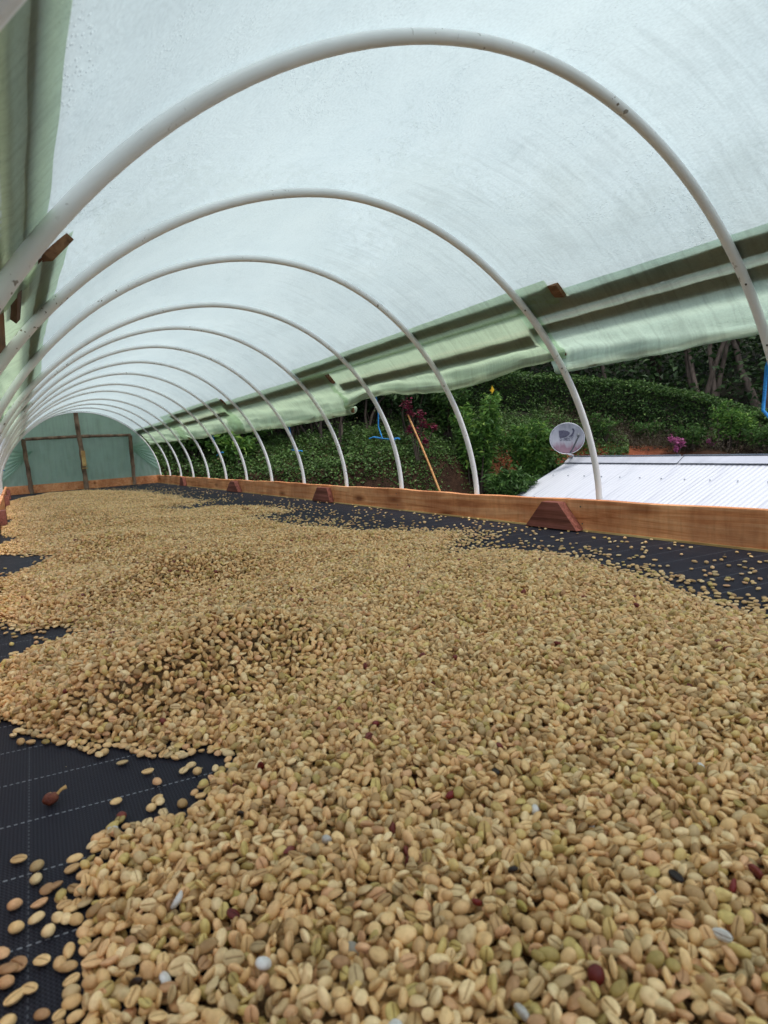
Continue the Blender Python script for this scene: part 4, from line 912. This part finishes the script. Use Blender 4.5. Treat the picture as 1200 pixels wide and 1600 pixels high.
C = bank_points(16000, .9, 4.5, 42, 85, 9, lambda x, y, s, a, rg: (vnoise(x, y, .8, 46) + (a - 55) * .03 > 0))
C[:, 2] += np.random.default_rng(4).exponential(.10, len(C))
tag(leaf_obj('green_weeds', C, .06, M['leaf_cover'], seed=7, up=.3, aspect=2), 'mixed green weeds on the slope below the clipped hedge', 'weeds', kind='stuff')
# distant woodland floor and mass
def wood_pts(n, seed):
    rg = np.random.default_rng(seed); out = []; c = 0
    while c < n:
        x = rg.uniform(-35, 45, n); y = rg.uniform(-12, 45, n); s = base_dist(x, y); k = (s > 5.5) & (s < 34) & (rg.random(n) < np.exp(-s / 16)); out.append(np.stack([x[k], y[k]], 1)); c += k.sum()
    P = np.concatenate(out)[:n]; return np.column_stack([P, terrain(P[:, 0], P[:, 1])])
C = wood_pts(110000, 8); C[:, 2] += np.random.default_rng(8).random(len(C)) ** 1.4 * (2.6 + 2.0 * vnoise(C[:, 0], C[:, 1], .35, 51))
tag(leaf_obj('woodland_undergrowth', C, .20, M['leaf_dark'], seed=9, up=.4, aspect=1.7), 'dark dense undergrowth of the wood on the hillside', 'undergrowth', kind='stuff')

# clipped hedge
HL = [(2.8, 15.2, 1.0, 2.0), (6.5, 14.2, .9, 1.95), (8.6, 13.4, .80, 1.85), (10.216, 12.446, .45, 1.74), (11.902, 11.435, .15, 1.56), (12.858, 10.255, -.1, 1.26), (13.705, 9.117, -.4, .80), (14.457, 8.027, -.6, .27), (15.2, 6.2, -.9, -.15), (15.8, 3.5, -1.3, -.6)]
def hedge():
    hl = np.array(HL); cum = np.concatenate([[0], np.cumsum(np.hypot(*np.diff(hl[:, :2], axis=0).T))]); rg = np.random.default_rng(12); tot = cum[-1]
    root = empty('hedge', (hl[4, 0], hl[4, 1], hl[4, 2])); tag(root, 'long clipped dark green hedge curving down the slope behind the white roof', 'hedge')
    n = 62000; u = rg.uniform(0, tot, n); P = np.stack([np.interp(u, cum, hl[:, k]) for k in range(4)], 1); du = np.stack([np.interp(u + .1, cum, hl[:, k]) - np.interp(u - .1, cum, hl[:, k]) for k in (0, 1)], 1); du /= np.linalg.norm(du, axis=1)[:, None]
    nn = np.stack([du[:, 1], -du[:, 0]], 1); W = .55
    # mostly on the surface that faces out, and on top
    side = rg.random(n); top_ = side < .30; fr = np.where(top_, rg.uniform(-1, 1, n), np.where(rg.random(n) < .85, -1., 1.) * rg.uniform(.85, 1.05, n)); fr = -fr
    zf = np.where(top_, rg.normal(1.0, .02, n), rg.uniform(-.05, 1.0, n) ** .9)
    zf = np.nan_to_num(zf, nan=.02)
    lump = .10 * vnoise(u, zf * 2, 1.3, 61) + .05 * vnoise(u, zf * 3, 4, 62)
    C = np.column_stack([P[:, 0] + nn[:, 0] * fr * (W + lump), P[:, 1] + nn[:, 1] * fr * (W + lump), P[:, 2] - .3 + (P[:, 3] - P[:, 2] + .3) * zf + lump * .5 * top_ - .07 * (np.abs(fr) > .8) * (zf > .93)])
    leaf_obj('hedge_foliage', C, .075, M['leaf_hedge'], root, seed=13, up=.35, aspect=1.7)
    V = []; F = []
    for i, (x, y, z0, z1) in enumerate(HL):
        a = hl[max(i - 1, 0), :2]; b = hl[min(i + 1, len(hl) - 1), :2]; d = (b - a) / np.linalg.norm(b - a); q = np.array([d[1], -d[0]]) * .44
        V += [(x - q[0], y - q[1], z0 - .6), (x - q[0], y - q[1], z1 - .08), (x + q[0], y + q[1], z1 - .08), (x + q[0], y + q[1], z0 - .6)]
    for i in range(len(HL) - 1):
        for k in range(4): k2 = (k + 1) % 4; F.append((i * 4 + k, i * 4 + k2, (i + 1) * 4 + k2, (i + 1) * 4 + k))
    link_mesh('hedge_twigs', np_mesh('hedge_twigs', V, F, M['twig']), root)
hedge()

# trees
def tree(name, x, y, h, cr, label, mat, seed, leafn=9000, leaf=.13, trunk_r=.11, lean=(0, 0), stems=1, crown_z=.45, group='trees of the wood behind the hedge', cat='tree', zb=None, bare=.3, bark=None):
    rg = np.random.default_rng(seed); z0 = zt(x, y) - .1 if zb is None else zb; root = empty(name, (x, y, z0)); tag(root, label, cat, group)
    b = MB(); tips = []
    for s in range(stems):
        a0 = rg.uniform(0, 6.28); dirv = Vector((lean[0] + (.22 * math.cos(a0 + s * 2.4) if stems > 1 else rg.normal(0, .05)), lean[1] + (.22 * math.sin(a0 + s * 2.4) if stems > 1 else rg.normal(0, .05)), 1)).normalized()
        p = Vector((x + .1 * math.cos(a0 + s * 2.4) * (stems > 1), y + .1 * math.sin(a0 + s * 2.4) * (stems > 1), z0)); pts = [p.copy()]; rad = [trunk_r * 1.25]
        nseg = 8
        for k in range(nseg):
            dirv = (dirv + Vector(rg.normal(0, .15 if stems > 1 else .09, 3))).normalized(); p = p + dirv * h * .85 / nseg; pts.append(p.copy()); rad.append(trunk_r * (1 - .85 * (k + 1) / nseg))
            if (k + 1) / nseg > bare:
                for _ in range(2):
                    a = rg.uniform(0, 6.28); bd = Vector((math.cos(a), math.sin(a), rg.uniform(.25, .9))).normalized(); L_ = cr * rg.uniform(.5, 1.0) * (1.15 - .6 * (k + 1) / nseg); q = p.copy(); bp = [q.copy()]; br = [rad[-1] * .55]
                    for m in range(4):
                        bd = (bd + Vector(rg.normal(0, .18, 3))).normalized(); q = q + bd * L_ / 4; bp.append(q.copy()); br.append(rad[-1] * .55 * (1 - .22 * (m + 1)))
                        if m > 0: tips.append(tuple(q))
                    b.tube(bp, br, 5, False)
        tips.append(tuple(p)); b.tube(pts, rad, 8, False)
    b.build('trunk', bark or M['trunk'], root, smooth=True)
    tips = np.array(tips); idx = rg.integers(0, len(tips), leafn); C = tips[idx] + rg.normal(0, 1, (leafn, 3)) * np.array([.42, .42, .30]) * cr * .42 * rg.uniform(.7, 1.2, len(tips))[idx][:, None]
    leaf_obj('crown', C, leaf, mat, root, seed=seed + 1, up=.45)
    return root
TR = [  # px, depth, height, crown radius, stems, trunk
 (1105, 17.2, 6.5, 2.0, 5, .085, 'multi stemmed tree with pale forking trunks standing just behind the hedge', 'leaf_mid', .40, 3800),
 (965, 18.0, 6.0, 2.0, 1, .07, 'slim straight tree trunk behind the hedge, left of the forking tree', 'leaf_dark', .4, 6000),
 (1192, 17.0, 6.0, 2.0, 2, .11, 'thick brown trunk rising behind the hedge at the right edge', 'leaf_mid', .4, 6000),
 (1030, 21.0, 7.5, 2.6, 2, .12, 'dark broad tree behind the hedge between two nearer trunks', 'leaf_dark', .25, 11000),
 (900, 21.0, 7.0, 2.6, 1, .12, 'dark tree over the hedge behind the second hoop', 'leaf_dark', .2, 11000),
 (1150, 24.0, 8.0, 3.0, 1, .14, 'tall dark tree filling the gap right of the forking tree', 'leaf_dark', .15, 12000),
 (820, 20.0, 6.5, 2.4, 1, .10, 'dark tree hidden mostly by the sagging curtain', 'leaf_dark', .3, 9000),
 (700, 17.0, 6.0, 2.4, 1, .10, 'dark tree on the bank above the red flowering plant', 'leaf_dark', .2, 10000),
 (600, 15.0, 5.5, 2.2, 2, .09, 'dark tree on the bank seen between the third and fourth hoops', 'leaf_dark', .2, 10000),
 (500, 14.0, 5.5, 2.2, 2, .09, 'dark leaning tree on the bank seen between the fourth and sixth hoops', 'leaf_dark', .2, 10000),
 (400, 14.0, 5.0, 2.2, 2, .09, 'dark tree on the bank seen behind the seventh hoop', 'leaf_dark', .15, 10000),
 (300, 14.5, 5.0, 2.2, 1, .09, 'dark tree on the bank behind the far hoops', 'leaf_dark', .15, 10000),
 (180, 14.0, 5.0, 2.4, 1, .09, 'dark tree right behind the green end wall', 'leaf_dark', .1, 10000),
 (60, 13.0, 5.0, 2.4, 1, .09, 'dark tree behind the left part of the end wall', 'leaf_dark', .1, 10000),
 (1330, 20.0, 7.0, 2.6, 2, .12, 'tree outside the picture on the right of the hedge', 'leaf_dark', .2, 8000),
 (1450, 17.0, 7.0, 2.6, 2, .12, 'second tree outside the picture on the right', 'leaf_dark', .2, 8000)]
for i, (px, d, h, cr, st, tr_, lb, mt_, bare, nl) in enumerate(TR):
    p = spot(px, 660, d); tree('tree', float(p[0]), float(p[1]), h, cr, lb, M[mt_], 100 + i * 3, nl, .15, tr_, stems=st, bare=bare, bark=M['trunk_pale'] if i < 3 else None)
for i, (x, y, h) in enumerate([(-8.5, 2.0, 5), (-7.5, 5.5, 5), (-7.5, 8.5, 5), (-8.5, -2, 4.5), (-5.2, 12, 4.5)]):
    tree('tree', x, y, h, 2.0, ['bushy tree left of the tunnel mouth, hidden by the film', 'bushy tree left of the tunnel middle, hidden by the film', 'bushy tree left of the tunnel end, hidden by film', 'bushy tree behind the viewer on the left', 'bushy tree beyond the left end wall corner'][i], M['leaf_mid'], 300 + i, 7000, .14, .09, bare=.1, group='trees left of the tunnel')
# stems and saplings on the bank between the hoops
for i, (px, py, d, h) in enumerate([(505, 640, 11.0, 1.9), (525, 650, 10.8, 2.0), (485, 650, 11.2, 1.7), (640, 640, 11.5, 1.6), (580, 640, 11.6, 2.2)]):
    p = spot(px, py, d); tree('sapling', float(p[0]), float(p[1]), h, .5, ['bare forked sapling on the bank left of the blue rope bow', 'leaning sapling beside the forked one on the bank', 'thin sapling below the curtain end on the bank', 'thin sapling beside the red flowers', 'tall thin sapling behind the blue rope bow'][i], M['leaf_dark'], 400 + i, 700, .09, .03, lean=((.25, .1, -.1, 0, .15)[i], 0), stems=2, bare=.5, group='saplings on the bank')

# shrubs with longer leaves
def shrub(px, py, d, h, w_, label, mat, seed, n=1500, leaf=.13, group='shrubs on the bank', aspect=2.6, up=.2, name='shrub'):
    p = spot(px, py, d); x, y = float(p[0]), float(p[1]); z0 = zt(x, y) - .03; rg = np.random.default_rng(seed); root = empty(name, (x, y, z0)); tag(root, label, 'shrub', group)
    b = MB(); C = []; Dv = []
    ns = int(7 + w_ * 8)
    for s in range(ns):
        a = rg.uniform(0, 6.28); top_ = Vector((x + math.cos(a) * w_ * rg.uniform(.15, .55), y + math.sin(a) * w_ * rg.uniform(.15, .55), z0 + h * rg.uniform(.55, 1.0))); st = Vector((x + rg.normal(0, .08), y + rg.normal(0, .08), z0))
        pts = [st + (top_ - st) * u + Vector((0, 0, .12 * h * math.sin(u * 3.1))) for u in (0, .25, .5, .75, 1)]; b.tube(pts, [.014, .011, .009, .007, .004], 5, False)
        m = n // ns
        for q in range(m):
            u = rg.uniform(.15, 1.03) ** .8; k = min(int(u * 4), 3); f = u * 4 - k; c = pts[k] * (1 - f) + pts[k + 1] * f; aa = rg.uniform(0, 6.28); dv = np.array([math.cos(aa), math.sin(aa), rg.uniform(-.2, .7)]); r_ = rg.uniform(.3, 1.0) * leaf * 1.5
            C.append(np.array(c) + dv * r_); Dv.append(dv)
    b.build('stem', M['trunk'], root); leaf_obj('foliage', np.array(C), leaf, mat, root, seed=seed, aspect=aspect, dirs=np.array(Dv), up=up, droop=.35)
    return root
shrub(825, 700, 11.2, 1.55, .95, 'bright green bushy shrub left of the satellite dish', M['leaf_bright'], 501, 4200, .10)
shrub(858, 700, 11.8, .95, .5, 'small mid green shrub just left of the satellite dish', M['leaf_mid'], 502, 1200, .11)
shrub(745, 690, 11.2, 1.70, 1.0, 'green shrub with one yellow leaf left of the bright shrub', M['leaf_bright'], 503, 3400, .115)
shrub(790, 700, 10.6, .75, .8, 'low dark green shrub at the foot of the bright shrub', M['leaf_mid'], 504, 1600, .12)
shrub(700, 700, 12.0, 1.3, 1.0, 'dull green shrub behind the third hoop foot', M['leaf_mid'], 505, 1800, .11)
shrub(650, 690, 12.0, 1.3, 1.0, 'dull green shrub behind the red flowers', M['leaf_dark'], 506, 2000, .11)
shrub(590, 690, 12.2, 1.6, 1.2, 'dark shrub behind the blue rope bow', M['leaf_dark'], 507, 2200, .12)
shrub(530, 690, 12.0, 1.5, 1.2, 'dark shrub behind the bare saplings', M['leaf_dark'], 508, 2200, .12)
shrub(460, 690, 11.3, 1.4, 1.1, 'dark shrub behind the sixth hoop', M['leaf_dark'], 509, 2200, .13)
shrub(395, 700, 10.8, 1.1, 1.1, 'leafy shrub behind the seventh and eighth hoops', M['leaf_mid'], 510, 2200, .14)
shrub(340, 705, 10.6, 1.0, 1.0, 'broad leaved shrub behind the ninth hoop', M['leaf_mid'], 511, 2000, .16)
shrub(290, 705, 10.8, 1.1, 1.0, 'broad leaved shrub next to the far end of the tunnel', M['leaf_mid'], 512, 2000, .16)
shrub(370, 720, 10.2, .6, .8, 'low bright leaved plant by the far boards', M['leaf_bright'], 513, 1200, .12)
shrub(300, 720, 10.4, .55, .8, 'low leafy plant beside the last hoops', M['leaf_mid'], 514, 1000, .12)
shrub(440, 700, 12.6, 2.0, 1.4, 'tall dark shrub above the sixth hoop foot', M['leaf_dark'], 515, 2600, .14)
shrub(350, 690, 12.2, 2.0, 1.4, 'tall dark shrub behind the broad leaved ones', M['leaf_dark'], 516, 2600, .14)
shrub(680, 660, 13.5, 2.0, 1.4, 'tall dark shrub under the sagging curtain', M['leaf_dark'], 517, 2600, .13)
shrub(1130, 690, 11.9, .95, .55, 'light green upright shrub behind the white roof', M['leaf_bright'], 518, 1300, .08)
shrub(1165, 690, 11.9, .70, .6, 'yellow green shrub right of the upright one behind the roof', M['leaf_bright'], 519, 1200, .08)
shrub(1080, 695, 12.2, .5, .6, 'low green shrub holding pink flowers', M['leaf_mid'], 520, 900, .08)
shrub(1200, 695, 11.2, .55, .8, 'low shrub behind the roof at the right edge', M['leaf_mid'], 521, 1200, .08)
shrub(940, 690, 13.0, .6, .7, 'thin green weed clump above the red soil', M['leaf_mid'], 522, 700, .09)
shrub(1010, 660, 14.0, .5, .7, 'small weed clump below the hedge', M['leaf_mid'], 523, 700, .09)
yl = empty('yellow_leaf', tuple(spot(767, 611, 10.6))); tag(yl, 'single drooping yellow leaf on the green shrub', 'leaf')
p = spot(767, 611, 10.6); leaf_obj('leaf_blade', np.array([p, p + np.array([.03, 0, .02])]), .19, M['petal_yellow'], yl, seed=3, aspect=2.2, droop=2.5, up=.0)

# flowers
def flower_plant(px, py, d, spots, label, mat, seed, grp, sz=.035, clump=.05, n=60, stem=True):
    p = spot(px, py, d); x, y = float(p[0]), float(p[1]); z0 = zt(x, y); root = empty('flowering_plant', (x, y, z0)); tag(root, label, 'flower', grp)
    for k, (qx, qy, r_) in enumerate(spots):
        c = spot(qx, qy, d); rg = np.random.default_rng(seed + k)
        if stem: MB().tube([(x, y, z0 - .05), tuple((np.array([x, y, z0]) + c) / 2 + rg.normal(0, .03, 3)), tuple(c)], .008, 5).build('stem', M['trunk'], root)
        C = c + rg.normal(0, 1, (n, 3)) * np.array([.45, .45, .55]) * r_; leaf_obj('bloom', C, sz, mat, root, seed=seed + k, aspect=1.4)
flower_plant(650, 700, 10.6, [(635, 632, .09), (640, 646, .10), (657, 647, .07), (661, 662, .08), (652, 676, .10), (640, 672, .06), (665, 690, .07), (678, 668, .06)], 'crimson flower plumes on stalks above the leaning cane', M['petal_red'], 600, 'flowers on the bank', .05, n=70)
flower_plant(1058, 705, 12.0, [(1050, 687, .07), (1060, 690, .08), (1066, 693, .05), (1057, 702, .05)], 'larger cluster of pink flowers behind the white roof', M['petal_pink'], 620, 'pink flowers behind the roof', .06)
flower_plant(1112, 705, 12.0, [(1108, 690, .05), (1115, 695, .06)], 'small pair of pink flowers right of the larger cluster', M['petal_pink'], 640, 'pink flowers behind the roof', .05, n=30)
cn = MB(); A_ = spot(637, 648, 6.2); B_ = spot(688, 772, 6.0); dirc = (B_ - A_); E_ = A_ + dirc * 1.9
pts = [tuple(A_ + (E_ - A_) * u + np.array([.012 * math.sin(u * 5), 0, 0])) for u in np.linspace(0, 1, 14)]
cn.tube(pts, [.008 + .005 * u + (.002 if k % 2 else 0) for k, u in enumerate(np.linspace(0, 1, 14))], 7)
tag(cn.build('cane', M['bamboo'], smooth=True), 'thin tan cane leaning up from behind the boards', 'cane')
st = spot(868 + 86, 703, 12.0); tag(blob('pale_stone', (float(st[0]), float(st[1]), float(zt(st[0], st[1]) + .03)), .05, M['pale_wood'], 4), 'small pale stone on the red soil beside the dish', 'stone')

# ------------------------------------------------------------------ building with corrugated roof
P1 = np.array([7.71, 7.82, -.30]); rd = np.array([-.118, -.993, 0.0]); rd /= np.linalg.norm(rd); sl = np.array([-.993, .118, 0]); drop = .412
hut = empty('tin_roofed_shed', tuple(P1 + sl * 1.0 + rd * 5 + np.array([0, 0, -2.4]))); tag(hut, 'low shed with a white corrugated metal roof beyond the boards on the right', 'shed')
SL = 2.1; wsh = .82; nsh = 13
proto = None
def sheet_mesh(sgn):
    nc = 66; cols = []; sd_ = sl * sgn
    for i in range(nc + 1):
        a = wsh * 1.0 * i / nc; zz = .0030 * math.cos(2 * math.pi * a / .076)
        for k in range(3): s_ = SL * k / 2; cols.append((0, 0, 0)); cols[-1] = tuple(rd * a + sd_ * s_ + np.array([0, 0, zz - drop * s_]))
    return np_mesh('roof_sheet', np.array(cols), grid_faces(nc + 1, 3), M['roof'], True)
for sgn in (1, -1):
    me = sheet_mesh(sgn)
    for k in range(nsh):
        o = bpy.data.objects.new('roof_sheet', me); COL.objects.link(o); o.parent = hut; o.location = Vector(tuple(P1 + rd * k * (wsh - .06) + np.array([0, 0, .0015 * (k % 2)]))) - hut.location
Lr = nsh * (wsh - .06) + .06
def hb(a0, a1, s0, s1, z0, z1, name, mat):
    P = [P1 + rd * a + sl * s for a, s in ((a0, s0), (a1, s0), (a1, s1), (a0, s1))]
    return MB().poly_prism([tuple(p + np.array([0, 0, z0])) for p in P], [tuple(p + np.array([0, 0, z1])) for p in P]).build(name, mat, hut)
# ridge capping: two flanges and a low crown
for a0 in np.arange(0, Lr, 2.4):
    a1 = min(a0 + 2.38, Lr); 
    for sgn in (1, -1):
        q = [(.0, .052), (.03, .050), (.15, .020 - drop * .15 + .01), (.15, .016 - drop * .15 + .01), (.0, .044)]
        s0 = [tuple(P1 + rd * a0 + sl * s * sgn + np.array([0, 0, z])) for s, z in q]; s1 = [tuple(P1 + rd * a1 + sl * s * sgn + np.array([0, 0, z])) for s, z in q]
        MB().poly_prism(s0, s1).build('ridge_cap', M['flashing'], hut)
for a0, a1 in ((.1, 2.3), (2.36, 4.0)): hb(a0, a1, -.035, .012, .056, .074, 'ridge_strip', M['lead'])
# gable edge trim
s0 = [P1 + sl * 0 - rd * .02, P1 + sl * SL - rd * .02 + np.array([0, 0, -drop * SL])]
MB().tube([tuple(s0[0] + np.array([0, 0, -.02])), tuple(s0[1] + np.array([0, 0, -.02]))], .02, 6).build('gable_trim', M['lead'], hut)
for k in range(13):
    for s_ in (.55, 1.25):
        for m_ in (.19, .57):
            c = P1 + rd * (k * (wsh - .06) + m_) + sl * s_ + np.array([0, 0, .012 - drop * s_]); MB().box(tuple(c), (.016, .016, .010)).build('roof_screw', M['lead'], hut)
wallz0 = -3.0
for s0_, s1_, a0, a1 in ((1.75, 1.85, .3, Lr - .3), (-1.85, -1.75, .3, Lr - .3), (-1.75, 1.75, .3, .4), (-1.75, 1.75, Lr - .4, Lr - .3)):
    hb(a0, a1, s0_, s1_, wallz0, -.80, 'wall', M['block'])

# satellite dish
dc = spot(886, 685, 10.6); dish = empty('satellite_dish', tuple(dc + np.array([0.0, 0, -.36]))); tag(dish, 'weathered grey oval satellite dish with dark logo at the corner of the white roof', 'satellite dish')
tocam = Vector(tuple(CAM - dc)).normalized()
fw = (tocam + Vector((-.16, -.10, .10))).normalized(); rt = Vector((0, 0, 1)).cross(fw).normalized(); upv = fw.cross(rt).normalized()
def dm(name, V2, F, mat, smooth=True):
    me = np_mesh(name, V2, F, mat, smooth); o = bpy.data.objects.new(name, me); COL.objects.link(o); o.parent = dish
    rot = Matrix((tuple(rt), tuple(-fw), tuple(upv))).transposed().to_4x4()     # local x right, y away from viewer, z up
    o.matrix_local = Matrix.Translation(Vector(tuple(dc)) - dish.location) @ rot; return o
RW, RH, DEP = .285, .262, .055
def dish_y(x, z): return DEP * (1 - (x / RW) ** 2 - (z / RH) ** 2)
V = []; nr_, na_ = 9, 40
for k in range(nr_ + 1):
    for i in range(na_):
        a = 2 * math.pi * i / na_; r = k / nr_; x, z = RW * r * math.cos(a), RH * r * math.sin(a); V.append((x, dish_y(x, z), z))
F = [(k * na_ + i, k * na_ + (i + 1) % na_, (k + 1) * na_ + (i + 1) % na_, (k + 1) * na_ + i) for k in range(nr_) for i in range(na_)]
do = dm('reflector', np.array(V), np.array(F), M['dish']); md = do.modifiers.new('s', 'SOLIDIFY'); md.thickness = .006; md.offset = 1
rim = MB().tube([(RW * math.cos(a), 0, RH * math.sin(a)) for a in np.linspace(0, 2 * math.pi, 41)], .006, 6, False)
dm('rim', np.array(rim.v), np.array(rim.f), M['flashing'])
# printed mark: a D-like block with a swoosh, and lettering under it
def flat(poly, name):
    """fan-triangulated decal following the bowl, 2 mm in front"""
    from mathutils.geometry import tessellate_polygon
    tr = tessellate_polygon([[Vector((x, z, 0)) for x, z in poly]]); V = [(x, dish_y(x, z) - .004, z) for x, z in poly]; return V, [tuple(t) for t in tr]
def decal(polys, name):
    V = []; F = []
    for p in polys:
        v, f = flat(p, name); F += [tuple(len(V) + i for i in t) for t in f]; V += v
    dm(name, np.array(V), np.array(F), M['logo'], False)
S_ = .0110   # metres per photo pixel here
def pz(x, z): return ((x - 48.5) * .00117, (43.5 - z) * .00117)    # in tenths of photo pixels from the enlarged view
def lp(pts): return [((x - 475) * .00112, (437 - y) * .00112) for x, y in pts]
decal([lp([(355, 310), (430, 308), (490, 325), (518, 348), (512, 375), (480, 402), (430, 418), (365, 420)]),
       lp([(548, 298), (560, 288), (580, 295), (588, 330), (575, 365), (560, 395), (578, 405), (540, 412), (490, 408), (530, 385), (556, 350), (562, 318)])], 'emblem')
def letters(txt, x0, y0, w_, h_, gap, st):
    G = {'D': [((0, 0), (0, 1)), ((0, 1), (.7, 1)), ((.7, 1), (1, .7)), ((1, .7), (1, .3)), ((1, .3), (.7, 0)), ((.7, 0), (0, 0))], 'I': [((.5, 0), (.5, 1))], 'R': [((0, 0), (0, 1)), ((0, 1), (1, 1)), ((1, 1), (1, .5)), ((1, .5), (0, .5)), ((.4, .5), (1, 0))],
         'E': [((0, 0), (0, 1)), ((0, 1), (1, 1)), ((0, .5), (.8, .5)), ((0, 0), (1, 0))], 'C': [((1, 1), (0, 1)), ((0, 1), (0, 0)), ((0, 0), (1, 0))], 'T': [((0, 1), (1, 1)), ((.5, 0), (.5, 1))]}
    out = []; x = x0
    for ch_ in txt:
        for (a, b), (c, d) in G[ch_]:
            p = np.array([x + a * w_, y0 + (1 - b) * h_]); q = np.array([x + c * w_, y0 + (1 - d) * h_]); t = (q - p) / np.linalg.norm(q - p); n = np.array([-t[1], t[0]]) * st / 2; p = p - t * st / 2; q = q + t * st / 2
            out.append(lp([tuple(p + n), tuple(q + n), tuple(q - n), tuple(p - n)]))
        x += w_ + gap if ch_ != 'I' else w_ * .9 + gap
    return out
decal(letters('DIRECT', 372, 428, 22, 34, 11, 8), 'lettering')
MB().tube([tuple(dc + np.array(upv) * -.235 + np.array(rt) * .05), tuple(dc + np.array(upv) * -.19 + np.array(fw) * .10 + np.array(rt) * .09), tuple(dc + np.array(upv) * -.02 + np.array(fw) * .30 + np.array(rt) * .185)], .014, 8).build('feed_arm', M['dark_metal'], dish)
c = dc + np.array(upv) * -.0 + np.array(fw) * .31 + np.array(rt) * .19; MB().tube([tuple(c), tuple(c - np.array(fw) * .05 + np.array([0, 0, .02]))], [.022, .03], 8).build('feed_horn', M['dark_metal'], dish)
base = P1 + rd * .06 + np.array([0, 0, .05])
MB().tube([tuple(dc + np.array(upv) * -.10 - np.array(fw) * .09), tuple(dc + np.array(upv) * -.26 - np.array(fw) * .06), tuple(base + np.array([0, 0, .03])), tuple(base)], .016, 8).build('mast', M['flashing'], dish)
MB().box(tuple(base + np.array([0, 0, -.0])), (.12, .10, .012)).build('mount_plate', M['flashing'], dish)
